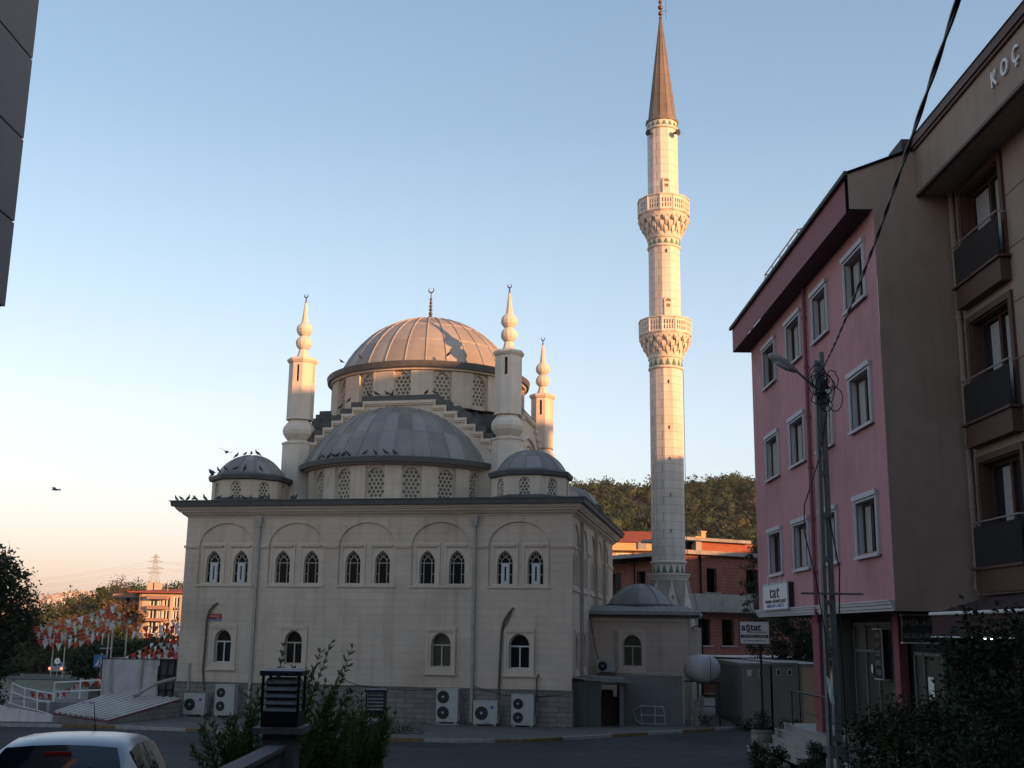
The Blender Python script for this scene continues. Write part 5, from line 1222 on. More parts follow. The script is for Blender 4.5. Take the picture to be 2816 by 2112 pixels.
m.box(q1(1143,0,160).x,q1(1290,0,160).x,158.9,160,q1(0,385,160).z,q1(0,358,160).z); m.box(x0-.05,x0+.35,159.95,160,-.6,zr); m.build('terracotta_band','terracotta_band',AP)
m=MB(); zt=q1(1175,318,165).z; m.prism([(x0-1.4,159),(x1+.8,159),(x1+.8,173),(x0-3,173)],zr,zr+.15); m.prism([(x0-1.4,159),(x1+.8,159),(x1+.8,173),(x0-3,173)],zr+.15,zt,[(x0+4.5,165),(x1-3,165),(x1-3,167),(x0+4.5,167)]); rf=m.build('roof','tile_red',AP)
m=MB(); 
for x in (1120,1165): a=q1(x,0,163).x; m.box(a,a+1.0,163,164,zt-1.0,zt+.7)
m.build('chimney','pale_render',rf)
m=MB(); xa=q1(925,0,166).x
for ya,yb in ((352,378),(428,455),(515,540)): m.box(xa,x0-.6,163,166,q1(0,yb,166).z,q1(0,ya,166).z)
m.build('balcony','terracotta_band',AP)
m=MB(); m.box(xa+.6,x0-.8,166,172,-.8,q1(0,352,166).z); m.build('rear_wing','pale_render',AP)
m=MB()
for ya,yb in ((380,428),(457,513)):
    for xx in (945,975): a=q1(xx,0,166).x; m.box(a,a+1.1,165.9,165.95,q1(0,yb,166).z,q1(0,ya,166).z)
m.build('balcony_window','tinted_glass',AP)
tag(recenter((lambda m:(m.tube([q1(1250,340,159),q1(1253,255,159)],.05,5),m.build('roof_mast','zinc_pipe'))[1])(MB())),'thin mast rising beside the far apartment house roof','mast')
# ================================================================ far road with its things
m=MB(); m.add([(-90,53.5,.310),(-17,53.5,.310),(-14.5,61,.304),(-90,61,.304)],[(0,1,2,3)]); tag(m.build('side_street','asphalt',fix=False),kind='structure')
m=MB(); m.add([(-80,96,zg(96)+.004),(-28,88,zg(88)+.05),(-25,96,zg(96)+.02),(-80,110,zg(110)+.004)],[(0,1,2,3)]); tag(m.build('far_road','asphalt',fix=False),kind='structure')
m=MB()
for i in range(46):
    x=-60+i*.95; m.mi=(i//2)%2; m.box(x,x+.93,57.2,57.4,.3,.44)
tag(m.build('median_kerb',['kerb_white','kerb_yellow']),kind='structure')
def car(name,label,s=1.0,glass='car_glass',paint='car_paint',lit=False):
    """hatchback, rear at y=0 facing -y, centre x=0, ground z=0"""
    t=thing(name,label,'car')
    W2=.84
    sec=[ # y, half width low, half width roof/top, z low, z belt, z top
     (0.00,.74,.74,.42,.80,.84),(.06,.80,.72,.30,.92,.96),(.22,.83,.60,.25,.94,1.16),(.50,.84,.575,.22,.94,1.375),(.95,.85,.575,.20,.94,1.44),(1.5,.85,.575,.20,.93,1.45),(2.0,.85,.57,.20,.92,1.41),(2.35,.85,.56,.20,.92,1.32),(2.75,.84,.62,.20,.92,1.10),(3.05,.83,.72,.20,.90,.94),(3.5,.80,.74,.22,.80,.86),(3.80,.72,.70,.28,.62,.70),(3.86,.66,.64,.36,.55,.60)]
    m=MB(); m.smooth=True; vs=[]; 
    for y,wl,wt,zl,zb,zt in sec:
        pr=[(wl*.9,zl),(wl,zl+.12),(wl+.0,zb-.15),(wl*.985,zb-.02),(wt+(wl-wt)*.52 if zt-zb>.3 else wt*1.03,zb+(zt-zb)*.55),(wt+.012,zt-.045),(wt-.06,zt-.006),(wt*.5,zt+.012),(0,zt+.018)]
        ring_=[(x,y,z) for x,z in pr]+[(-x,y,z) for x,z in pr[-2::-1]]
        vs+=ring_
    k=17; m.add(vs,[(i*k+j,i*k+j+1,(i+1)*k+j+1,(i+1)*k+j) for i in range(len(sec)-1) for j in range(k-1)]); m.add(vs[:k],[tuple(range(k))]); m.add(vs[-k:],[tuple(range(k))]); m.build('body',paint,t)
    def P(y,side,fr):   # point on the glasshouse side at fraction fr of belt..roof
        for a,b in zip(sec,sec[1:]):
            if y<=b[0]:
                q=(y-a[0])/(b[0]-a[0]); A_=[a[i]+(b[i]-a[i])*q for i in range(6)]; break
        wl,wt,zb,zt=A_[1],A_[2],A_[4],A_[5]
        xm=wt+(wl-wt)*.52; zm=zb+(zt-zb)*.55
        if fr<.55: x=wl*.985+(xm-wl*.985)*fr/.55; 
        else: x=xm+(wt+.012-xm)*(fr-.55)/.41
        return (side*(x+.006),y,zb+(zt-zb)*fr+.0)
    for side in (-1,1):
        for ya,yb,yt0,yt1 in ((.42,1.12,.62,1.16),(1.22,2.55,1.22,2.10)):
            m=MB(); n=8; vs=[]
            for i in range(n+1):
                y0=ya+(yb-ya)*i/n; y1=yt0+(yt1-yt0)*i/n
                a=P(y0,side,.05); b=P((y0+y1)/2,side,.5); c_=P(y1,side,.90); vs+=[a,b,c_]
            m.smooth=True; m.add(vs,[(3*i+j,3*i+j+1,3*i+4+j,3*i+3+j) for i in range(n) for j in (0,1)]); m.build('side_window',glass,t,fix=False)
        m=MB(); m.smooth=True; x=side*.93; m.lathe([(0,.93),(.08,.94),(.115,1.0),(.10,1.07),(0,1.09)],x,2.28,12,sx=1.1,sy=.6); m.tube([(side*.84,2.33,.98),(side*.92,2.30,1.0)],.03,6); m.build('mirror',paint,t)
    for nm,rows in (('rear_window',[(.10,.985),(.22,1.17),(.36,1.285),(.475,1.372)]),('windscreen',[(2.93,1.0),(2.75,1.12),(2.5,1.255),(2.30,1.352)])):
        m=MB(); m.smooth=True; vs=[]
        for i,(y,z) in enumerate(rows):
            hw_=.66-(.66-.50)*(i/3); off=-.012 if nm=='rear_window' else .012
            vs+=[(-hw_,y+off+.03*(1 if nm=='rear_window' else -1),z+.004),(-hw_*.5,y+off,z+.022),(0,y+off,z+.028),(hw_*.5,y+off,z+.022),(hw_,y+off+.03*(1 if nm=='rear_window' else -1),z+.004)]
        m.add(vs,[(5*i+j,5*i+j+1,5*i+6+j,5*i+5+j) for i in range(3) for j in range(4)]); m.build(nm,glass,t,fix=False)
    m=MB(); m.tube([(0,1.95,1.42),(0,1.72,1.72)],[.008,.004],6); m.tube([(0,1.99,1.41),(0,1.93,1.45)],.02,6); m.build('antenna','rubber',t)
    m=MB(); m.box(-.12,.12,.36,.44,1.325,1.35); m.build('brake_light','tail_red',t)
    m=MB(); m.tube([(0,.06,1.0),(.12,.12,1.08),(.33,.26,1.235)],.010,5); m.tube([(0,.03,.985),(0,.08,1.01)],.022,8); m.build('rear_wiper','rubber',t)
    for side in (-1,1):
        m=MB(); m.box(side*.72-.10,side*.72+.10,-.015,.12,.62,.88); m.build('tail_light','tail_lit' if lit else 'tail_red',t)
        for y in (.68,3.1):
            m=MB(); m.tube([(side*.66,y,.3),(side*.86,y,.3)],.30,20); wh=m.build('wheel','rubber',t); m=MB(); m.tube([(side*.85,y,.3),(side*.87,y,.3)],.18,14); m.build('rim','zinc_pipe',wh)
    return t
c1_=car('parked_car','silver blue hatchback seen from behind, roof only, at the lower left corner'); c1_.scale=(.88,1,1); c1_.location=(-3.60,9.35,1.64); c1_.rotation_euler=(-R(2.6),0,R(9))
c2_=car('driving_car','small distant car with red brake lights glowing on the far road',lit=True); pc=q1(410,940,104); c2_.location=(pc.x,104,zg(104)+.03); c2_.scale=(.72,.72,.72)
# posts, signs
def pole(name,label,cat,x,y,z0,z1,r=.05,mt='zinc_pipe'):
    t=thing(name,label,cat,(x,y,z0)); m=MB(); m.tube([(x,y,z0),(x,y,z1)],r,8); m.build('post',mt,t); return t
a=q1(840,835,62); FP=thing('flag_pole','tall thin double flag pole holding the red and white pennant strings','flag pole',(a.x,62,.3))
m=MB(); tp_=q1(863,430,62); m.tube([(a.x-.06,62,.3),(tp_.x-.06,62,tp_.z)],.045,8); tp2=q1(840,560,62); m.tube([(a.x-.35,62,.3),(tp2.x-.1,62,tp2.z)],.04,8); m.build('post','steel_rail',FP)
m=MB(); p=q1(745,768,62); q_=q1(835,768,62); m.tube([p,q_],.035,6); m.build('cross_arm','steel_rail',FP)
p=q1(432,862,98); t=pole('road_sign','small round white road sign on a post above the braking car','road sign',p.x,98,-.4,p.z+.3,.03); m=MB(); m.tube([(p.x,97.9,p.z),(p.x,97.87,p.z)],.24,18); m.build('disc','white_paint',t); m=MB(); m.tube([(p.x,97.868,p.z),(p.x,97.86,p.z)],.05,12); m.box(p.x-.03,p.x+.03,97.85,97.86,p.z-.14,p.z+.14); m.build('symbol','zinc_pipe',t)
for lab,x,y,Y in (('grey lamp post left of the round road sign',407,650,100),('grey lamp post right of the braking car',495,640,95),('thin pale post behind the flag pole',950,600,80),('thin post below the middle flags',765,690,80)):
    p=q1(x,y,Y); pole('lamp_post',lab,'post',p.x,Y,zg(Y),p.z,.045)
p=q1(752,865,53); t=pole('crossing_sign','blue and white pedestrian crossing sign beside the white sheet wall','road sign',p.x+.05,53,.3,p.z+.35,.03)
m=MB(); m.box(p.x-.30,p.x+.26,52.93,52.97,p.z-.27,p.z+.29); m.build('blue_plate','blue_plate',t)
m=MB(); m.add([(p.x-.23,52.92,p.z-.2),(p.x+.19,52.92,p.z-.2),(p.x-.02,52.92,p.z+.22)],[(0,1,2)]); m.build('white_triangle','white_paint',t,fix=False)
m=MB(); m.box(p.x-.04,p.x+.0,52.90,52.91,p.z-.09,p.z+.06); m.tube([(p.x-.02,52.9,p.z+.10),(p.x-.02,52.91,p.z+.10)],.03,8); m.tube([(p.x-.02,52.9,p.z-.08),(p.x-.10,52.9,p.z-.18)],.014,4); m.tube([(p.x-.02,52.9,p.z-.08),(p.x+.06,52.9,p.z-.18)],.014,4); m.build('walking_figure','black_text',t)
# ================================================================ pennant strings
fm={}
for c_ in ('flag_white','flag_red'):
    me=bpy.data.meshes.new('pennant'); me.from_pydata([(-.5,0,0),(.5,0,0),(.03,.10,-1.35),(0,.05,-.6)],[],[(0,3,2),(0,1,3),(1,2,3)]); me.materials.append(M[c_]); fm[c_]=me
def bunting(label,A_,B_,sag,n,size=.27,k0=0,group='red and white pennant strings on the left'):
    t=thing('pennant_string',label,'bunting',tuple(A_),group); P=[A_.lerp(B_,i/24)-Vector((0,0,sag*4*(i/24)*(1-i/24))) for i in range(25)]
    m=MB(); m.tube(P,.012,4); m.build('cord','zinc_pipe',t)
    for i in range(n):
        s_=(i+.5)/n*24; j=int(s_); p=P[j].lerp(P[min(24,j+1)],s_-j); o=bpy.data.objects.new('pennant',fm[('flag_white','flag_red')[((i+k0)//2)%2 if k0%3 else (i+k0)%2]]); C.objects.link(o); o.parent=t; o.location=p-Vector(A_)
        z_=size*RN.uniform(.8,1.2); o.scale=(z_,z_,z_*RN.uniform(.7,1.0)); o.rotation_euler=(RN.uniform(-.3,.3),RN.uniform(-.3,.3),RN.uniform(-.8,.8))
words=['topmost','second highest','third highest','fourth highest','fifth highest','sixth highest','lowest (seventh from top)','eighth highest','ninth highest','lowest']
for i in range(7):
    bunting('%s pennant string of the fan running left from the flag pole'%words[i],q1(858,445+i*25,62),q1(235+6*i,590+i*18,50),.18+.05*i,14,.26,i)
for i in range(2):
    bunting(('upper' if i==0 else 'lower')+' pennant string sagging from the flag pole towards the apartment house',q1(868,480+i*70,62),q1(1345,520+i*35,66),.75,12,.30,i)
for i in range(6):
    bunting('%s pennant string of the cluster climbing to the mosque left wall'%(words[i] if i<5 else 'lowest'),q1(1350,575+i*42,60),q1(925+i*52,836+i*3,62),.15,9,.28,i)
bunting('low pennant string of alternating flags hanging behind the white railing',q1(225,1085,48),q1(600,1015,48),.25,20,.22,0)
bunting('short low pennant string tied at the stall roof above the railing',q1(598,990,49),q1(745,985,49),.05,7,.30,1)
# ================================================================ sheet wall, metal ramp roof, railing
SW=thing('sheet_wall','large stained white sheet metal enclosure left of the mosque','enclosure',(-16,50,.4))
a,b=q1(760,845,50),q1(1180,848,50)
m=MB(); m.box(a.x,b.x,50,50.06,1.0,a.z); m.box(a.x,a.x+.05,50,53,.9,a.z); m.box(a.x,b.x-.02,49.99,50,1.72+.35,1.745+.35); m.build('sheet','sheet_metal',SW)
m=MB(); 
for i in range(4): xx=b.x+.02+i*.30; m.box(xx,xx+.05,50.2,50.26,.8,a.z+.02)
for z in (1.3,1.9,a.z): m.box(b.x,b.x+1.4,50.18,50.24,z-.03,z+.03)
m.box(a.x,b.x+1.4,49.98,50.08,a.z,a.z+.03); m.build('frame','iron_dark',SW)
m=MB(); m.box(b.x+.02,b.x+1.5,50.3,50.34,.5,a.z-.02); m.build('dark_mesh','concrete_dark',SW)
RP=thing('ramp_cover','low sloping corrugated metal cover with red edge over a stair beside the pavement','cover',(-15,45,.4))
A_,B_,D_,E_=q1(815,1112,47.5),q1(1348,1140,47.5),q1(795,1303,43.7),q1(400,1245,43.7)
m=MB(); n=10
for i in range(n):
    for (u0,u1,h) in ((i/n,(i+.35)/n,.05),((i+.35)/n,(i+1)/n,0)):
        p=[A_.lerp(B_,u0),A_.lerp(B_,u1),E_.lerp(D_,u1),E_.lerp(D_,u0)]; m.add([(v.x,v.y,v.z+h) for v in p],[(0,1,2,3)])
        m.add([(p[0].x,p[0].y,p[0].z),(p[0].x,p[0].y,p[0].z+.05),(p[3].x,p[3].y,p[3].z+.05),(p[3].x,p[3].y,p[3].z)],[(0,1,2,3)])
m.build('corrugated_roof','corrugated',RP,fix=False)
m=MB(); m.tube([E_-Vector((0,0,.04)),D_-Vector((0,0,.04)),B_-Vector((0,0,.04))],.035,6); m.tube([E_-Vector((0,0,.04)),A_-Vector((0,0,.02))],.03,6); m.build('red_edge','tail_red' if False else 'fascia_red',RP)
m=MB(); lo=[(v.x,v.y,.38) for v in (A_,B_,D_,E_)]; hi=[(v.x,v.y,v.z-.08) for v in (A_,B_,D_,E_)]; m.add(lo+hi,[(0,1,5,4),(1,2,6,5),(2,3,7,6),(3,0,4,7)]); m.build('side_wall','plinth_stone',RP)
tag(recenter((lambda m:(m.tube([q1(1000,1122,47),q1(1160,1030,48),q1(1312,992,48.8)],.07,6),m.build('loose_beam','zinc_pipe'))[1])(MB())),'grey metal beam slanting from the ramp cover to the mosque corner','beam')
RL=thing('white_railing','white painted tube railing stepping down along the ramp at the left','railing',tuple(q1(250,1200,44)))
m=MB()
def rt(pts,Y=44.5,r=.028): m.tube([q1(x,y,Y) for x,y in pts],r,6)
rt([(95,1027),(160,1058),(280,1085),(400,1108)]); rt([(80,1088),(180,1128),(280,1155),(375,1170)]); rt([(60,1170),(170,1205),(290,1232),(380,1262)],r=.022); rt([(95,1027),(80,1165)]); rt([(185,1068),(180,1205)]); rt([(280,1088),(276,1230)]); rt([(400,1108),(395,1165)])
rt([(408,1022),(600,1012),(748,1003)]); rt([(408,1022),(402,1160)]); rt([(600,1012),(592,1142)]); rt([(748,1003),(745,1030)]); rt([(405,1092),(755,1077)]); m.build('tube','white_paint',RL)
RW=thing('ramp_wall','low stained white concrete ramp wall below the white railing','wall',(-18,44,.3))
m=MB(); a=q1(-120,1175,44.3); b=q1(375,1170,44.3); c_=q1(395,1250,44.3); d_=q1(-120,1160,44.3)
m.add([(a.x,44.3,.3),(c_.x,44.3,.3),(c_.x,44.3,q1(0,1262,44.3).z),(q1(170,0,44.3).x,44.3,q1(0,1205,44.3).z),(a.x,44.3,q1(0,1165,44.3).z)],[(0,1,2,3,4)]); m.add([(a.x,44.5,.3),(c_.x,44.5,.3),(c_.x,44.5,q1(0,1262,44.3).z),(q1(170,0,44.3).x,44.5,q1(0,1205,44.3).z),(a.x,44.5,q1(0,1165,44.3).z)],[(0,1,2,3,4)]); m.build('white_wall','sheet_metal',RW)
m=MB(); e=q1(375,1165,45.5); g_=q1(760,1135,46.5); m.box(e.x,g_.x,45.5,45.7,.3,e.z); m.box(q1(370,0,45).x,q1(430,0,45).x,44.6,45.4,.3,q1(0,1165,45).z); m.build('end_block','concrete',RW)
STL=thing('stall','small stall with a white canopy behind the railing','stall',tuple(q1(690,1100,50.5)))
m=MB(); a=q1(640,1028,50.5); b=q1(750,1008,50.5); m.box(a.x,b.x+.6,50.3,52,b.z-.1,b.z); m.build('canopy','white_paint',STL); m=MB(); m.box(a.x+.1,b.x+.5,50.6,52,.3,b.z-.1); m.build('counter','plinth_stone',STL)
# ================================================================ fence pillars with lanterns
FX=-2.1
def lantern_pillar(label,x,y,zcap,w=.34):
    t=thing('lantern_pillar',label,'pillar',(x,y,zg(y)-.05),'granite lantern pillars')
    m=MB(); m.box(x-w/2+.02,x+w/2-.02,y-w/2+.02,y+w/2-.02,zg(y)-.05,zcap-.055); m.build('shaft','granite',t)
    m=MB(); m.box(x-w/2-.06,x+w/2+.06,y-w/2-.06,y+w/2+.06,zcap-.055,zcap); m.build('cap','granite',t)
    la=MB(); z0=zcap; s_=.165; la.box(x-s_-.005,x+s_+.005,y-s_,y+s_,z0,z0+.13)
    for i in range(5): z=z0+.13+.062*i; la.box(x-s_*.98,x+s_*.98,y-s_*.98,y+s_*.98,z,z+.012)
    for sx_ in (-1,1):
        for sy_ in (-1,1): la.box(x+sx_*s_-.012,x+sx_*s_+.012,y+sy_*s_-.012,y+sy_*s_+.012,z0+.13,z0+.46)
    l=la.build('lantern','lantern_black',t)
    m=MB(); 
    for i in range(5):
        z=z0+.142+.062*i; m.prism([(x-s_*.93,y-s_*.93),(x+s_*.93,y-s_*.93),(x+s_*.93,y+s_*.93),(x-s_*.93,y+s_*.93)],z,z+.05,[(x-s_*.80,y-s_*.80),(x+s_*.80,y-s_*.80),(x+s_*.80,y+s_*.80),(x-s_*.80,y+s_*.80)])
    m.build('louvre','louvre_glass',l)
    m=MB(); m.box(x-s_-.03,x+s_+.03,y-s_-.03,y+s_+.03,z0+.46,z0+.505); m.prism([(x-s_-.03,y-s_-.03),(x+s_+.03,y-s_-.03),(x+s_+.03,y+s_+.03),(x-s_-.03,y+s_+.03)],z0+.505,z0+.52,[(x-.12,y-.12),(x+.12,y-.12),(x+.12,y+.12),(x-.12,y+.12)]); m.build('lantern_cap','lantern_cap',l)
lantern_pillar('nearer granite pillar topped by a black louvred lantern, bottom centre left',FX,11.1,3.09)
lantern_pillar('farther granite pillar with a small black lantern among the junipers',-2.44,22.0,2.37)
t=thing('granite_pillar','short plain granite pillar between the two lantern pillars','pillar',(-2.28,15.3,zg(15.3)))
m=MB(); m.box(-2.42,-2.14,15.15,15.45,zg(15.3)-.05,2.42); m.build('shaft','granite',t); m=MB(); m.box(-2.46,-2.10,15.11,15.49,2.42,2.46); m.build('cap','granite',t)
def fpanel(label,xa,ya,xb,yb,z,zb2):
    t=thing('fence_panel',label,'fence',((xa+xb)/2,(ya+yb)/2,zg((ya+yb)/2)))
    m=MB(); m.prism([(xa-.05,ya),(xa+.05,ya),(xb+.05,yb),(xb-.05,yb)],min(zg(ya),zg(yb))-.1,z-.03); m.build('wall','concrete_dark',t)
    m=MB(); m.prism([(xa-.09,ya),(xa+.09,ya),(xb+.09,yb),(xb-.09,yb)],z-.03,z+.01); m.build('coping','granite',t)
fpanel('dark fence wall with granite coping running from the near lantern pillar to the viewer',FX+.0,3.0,FX,10.9,2.93,0)
fpanel('dark fence wall between the near lantern pillar and the plain pillar',FX-.02,11.3,-2.27,15.12,2.40,0)
fpanel('dark fence wall between the plain pillar and the far lantern pillar',-2.29,15.5,-2.43,21.8,2.38,0)
# ================================================================ junipers
def spray(m,wood_,a,b,rnd,w=.10,n=16,bend=None):
    """one branch a->b with alternating feathery side sprays"""
    a=Vector(a);b=Vector(b); mid=(a+b)/2+Vector(bend or (0,0,0)); P=[]
    for i in range(n+1):
        t_=i/n; P.append(a*(1-t_)**2+mid*2*t_*(1-t_)+b*t_*t_)
    wood_.tube(P,[.010*(1-.8*i/n) for i in range(n+1)],5)
    L_=(b-a).length
    for i in range(2,n+1):
        d=(P[i]-P[i-1]).normalized(); t_=i/n
        for s_ in (0,1,2):
            side=d.orthogonal().normalized(); ang=rnd.uniform(0,6.28); side=side*cos(ang)+d.cross(side)*sin(ang)
            ln=w*(1.15-.75*t_)*rnd.uniform(.6,1.3); dd=(d*.8+side*.75).normalized()
            k=max(3,int(ln/.016))
            for j in range(k):
                o=P[i]+dd*ln*j/k
                for q in range(4):
                    sd_=dd.orthogonal().normalized(); an=rnd.uniform(0,6.28); sd_=sd_*cos(an)+dd.cross(sd_)*sin(an)
                    e=o+(dd*1.0+sd_*.55).normalized()*rnd.uniform(.025,.05); p_=dd.cross(sd_)*.0055
                    m.add([tuple(o-p_),tuple(o+p_),tuple(e)],[(0,1,2)])
def juniper(name,label,base,tips,seed,w=.10,mt='leaf_juniper',dens=16):
    rnd=random.Random(seed); t=thing(name,label,'shrub',base); m=MB(); wd=MB()
    for tp_ in tips: 
        b_=Vector(base)+Vector((rnd.uniform(-.15,.15),rnd.uniform(-.15,.15),rnd.uniform(0,.25))); spray(m,wd,b_,tp_,rnd,w,dens,(0,0,rnd.uniform(-.05,.15)))
    m.build('foliage',mt,t,fix=False); wd.build('stem','bark',t)
def cj(x,y,Y): return pt(500+x/3.16,1700+y/3.16,Y)
juniper('juniper','juniper with three tall feathery shoots rising beside the near lantern',(-2.35,12.6,2.0),[cj(1300,215,12.9),cj(1200,300,12.8),cj(1140,440,12.7),cj(1090,480,12.5),cj(1480,260,13.0),cj(1440,420,13.0),cj(1400,520,12.8),cj(1250,560,12.6),cj(1170,600,12.5)],1,.13,dens=22)
juniper('juniper','single feathery juniper shoot standing right above the near lantern',(-2.62,12.4,2.0),[cj(880,240,12.6),cj(870,330,12.6),cj(960,435,12.7)],2,.09,dens=22)
def bushtips(x0,x1,y0,y1,Y,n,rnd,dy=.6): return [cj(rnd.uniform(x0,x1),rnd.uniform(y0,y1),Y+rnd.uniform(-dy,dy)) for _ in range(n)]
rj=random.Random(9)
juniper('juniper','spreading dark juniper left of the near lantern pillar',(-2.75,12.4,1.75),bushtips(120,680,880,1230,12.4,30,rj)+bushtips(560,700,620,900,12.4,10,rj)+[cj(90,1130,12.2),cj(390,925,12.5),cj(190,940,12.6),cj(100,1170,12.1)],3,.15)
juniper('juniper','dense green juniper between the near lantern pillar and the tall shoots',(-2.3,13.2,1.7),bushtips(1030,1500,640,1200,13.2,44,rj),4,.15)
juniper('juniper','juniper spreading in front of the far lantern pillar',(-2.0,16.5,1.7),[pt(500+rj.uniform(1350,1820)/3.16,1700+rj.uniform(790,960)/3.16,16.8+rj.uniform(-.6,.6)) for _ in range(34)]+[cj(1850,840,16.8),cj(1560,670,16.0),cj(1530,690,16),cj(1480,720,16)],5,.16)
juniper('juniper','dark juniper low behind the plain pillar',(-1.9,14.0,1.7),bushtips(1040,1440,950,1290,13.8,30,rj),6,.15)
# ================================================================ right-hand hedge and shrubs
def leafy(name,label,cx,cy,z0,z1,rx,ry,mt,seed,n,size,cat='shrub',cl=.22):
    rnd=random.Random(seed); t=thing(name,label,cat,(cx,cy,z0)); m=MB()
    wd=MB()
    for k in range(n//60):
        a=rnd.uniform(0,6.28); q=math.sqrt(rnd.random()); zz=rnd.random(); c=(cx+rx*q*cos(a)*(1-.3*zz),cy+ry*q*sin(a)*(1-.3*zz),z0+(z1-z0)*zz)
        if k%2==0: wd.tube([(cx+rx*.3*cos(a),cy+ry*.3*sin(a),z0),c],[.02,.006],5)
        leafcloud(m,c,cl,60,size,rnd,.9)
    m.build('foliage',mt,t,fix=False); wd.build('stem','bark',t)
def s_(x,y,Y): return pt(x*1.273,y*1.273,Y)
for i,(x,y,Y,rx,lab) in enumerate([(1840,1530,19,.75,'leftmost bush of the dark hedge, just right of the street lamp'),(1905,1495,18,.8,'second bush of the dark hedge right of the street lamp'),(1975,1505,17,.8,'middle bush of the dark hedge'),(2050,1500,16,.8,'fourth bush of the dark hedge, left of the tall shrub'),(2010,1600,13.5,.8,'lower bush in front of the dark hedge')]):
    p=s_(x+45,y,Y); leafy('hedge_bush',lab,p.x,Y,zg(Y)+.1,p.z-.18,rx*.55,.6,'leaf_hedge',100+i,4200,.04)
p=s_(2150,1330,13); leafy('tall_shrub','tall fine leaved dark shrub rising in the lower right corner',p.x+.1,13,zg(13),p.z,.95,.9,'leaf_dark',130,9000,.04)
p=s_(2190,1500,11); leafy('tall_shrub','dark fine leaved shrub filling the bottom right edge',p.x,11,zg(11),p.z,.7,.8,'leaf_dark',131,6000,.035)
for x,y,Y,lab in ((1640,1600,29,'small dark bush at the foot of the steps, left one'),(1680,1608,28.5,'small dark bush at the foot of the steps, middle one'),(1760,1600,27,'small dark bush between the steps and the lamp pole'),(1745,1640,25.5,'lower dark bush left of the lamp pole foot')):
    p=s_(x,y,Y); leafy('low_bush',lab,p.x,Y,zg(Y),p.z-.12,.22,.22,'leaf_dark',int(x+Y*7),1500,.035,cl=.13)
m=MB()
for a,b in (((7.0,26.2),(7.0,23.0)),((7.0,23.0),(6.9,14.0))):
    m.prism([(a[0],a[1]),(a[0]+.22,a[1]),(b[0]+.22,b[1]),(b[0],b[1])],.6,zg((a[1]+b[1])/2)+.42)
tag(recenter(m.build('garden_kerb','concrete')),'pale concrete kerb edging the dark garden bed, lower right','kerb wall')
m=MB(); m.box(5.2,8.5,8,27.5,-.2,.5); 
vs=[(4.6,28,zg(28)+.03),(8.6,28,zg(28)+.03),(8.6,8,zg(8)+.03),(4.3,8,zg(8)+.03)]; m=MB(); m.add(vs,[(0,1,2,3)]); tag(m.build('garden_soil','soil',fix=False),kind='structure')
PL=thing('planter','round wooden tub planter with a dark shrub by the steps','planter',(7.27,34,.45))
m=MB(); m.lathe([(.20,.40),(.24,.42),(.29,.75),(.285,.78),(.29,.80),(.30,1.28),(.26,1.30),(.25,1.2),(0,1.2)],7.27,34,20); m.build('tub','plinth_stone',PL)
m=MB(); rnd=random.Random(77)
for k in range(14): leafcloud(m,(7.27+rnd.uniform(-.16,.16),34+rnd.uniform(-.15,.15),1.3+rnd.random()*.42),.15,60,.035,rnd)
m.build('shrub','leaf_dark',PL,fix=False)
tree('dark_tree','dark tree hanging between the cabins and the pink building',(13.9,56,.4),4.6,1.5,'leaf_dark',301,120,80,.08,.14,.3,clr=(.15,.3))
tree('dark_tree','dark thin tree against the brick house beside the pink wall',(13.25,62,.4),8.6,.75,'leaf_dark',302,60,50,.07,.08,.3)
for i,(x,y) in enumerate(((9.3,45.7),(10.6,45.5),(11.0,45.3),(8.9,45.9),(7.7,46.2))):
    rnd=random.Random(400+i); m=MB()
    for k in range(4): leafcloud(m,(x+rnd.uniform(-.1,.1),y,.5+rnd.random()*.25),.16,30,.05,rnd)
    tag(recenter(m.build('weed_clump','leaf_dark',fix=False)),['small weed tuft at the foot of the first cabin','weed tuft between the two cabins','weed tuft before the second cabin','weed tuft right of the water tank','weed tuft under the water tank'][i],'weeds','weeds along the cabins')
m=MB(); rnd=random.Random(8)
for k in range(70): leafcloud(m,(T(rnd.uniform(-16,.3),-.2-rnd.random()*.2,0)[0],T(rnd.uniform(-16,.3),0,0)[1]*0+T(-8,0,0)[1]-(0),.44),.05,1,.02,rnd)
# weeds at the wall foot
m=MB()
for k in range(46):
    u=rnd.uniform(-16.2,.2); x,y,z=T(u,-.16-rnd.random()*.5,.43); leafcloud(m,(x,y,z+.03),.09,12,.035,rnd)
tag(m.build('wall_weeds','leaf_hedge',fix=False),'sparse weeds along the foot of the mosque wall','weeds',kind='stuff')
p=pt(500+1960/3.16,1700+975/3.16,41.5); m=MB()
for k in range(16): leafcloud(m,(p.x+rnd.uniform(-.55,.55),41.5+rnd.uniform(-.2,.2),.46+rnd.random()*.1),.14,26,.04,rnd)
tag(recenter(m.build('grass_tuft','leaf_hedge',fix=False)),'flat dark grass tuft on the pavement edge before the mosque','grass tuft',kind='stuff')
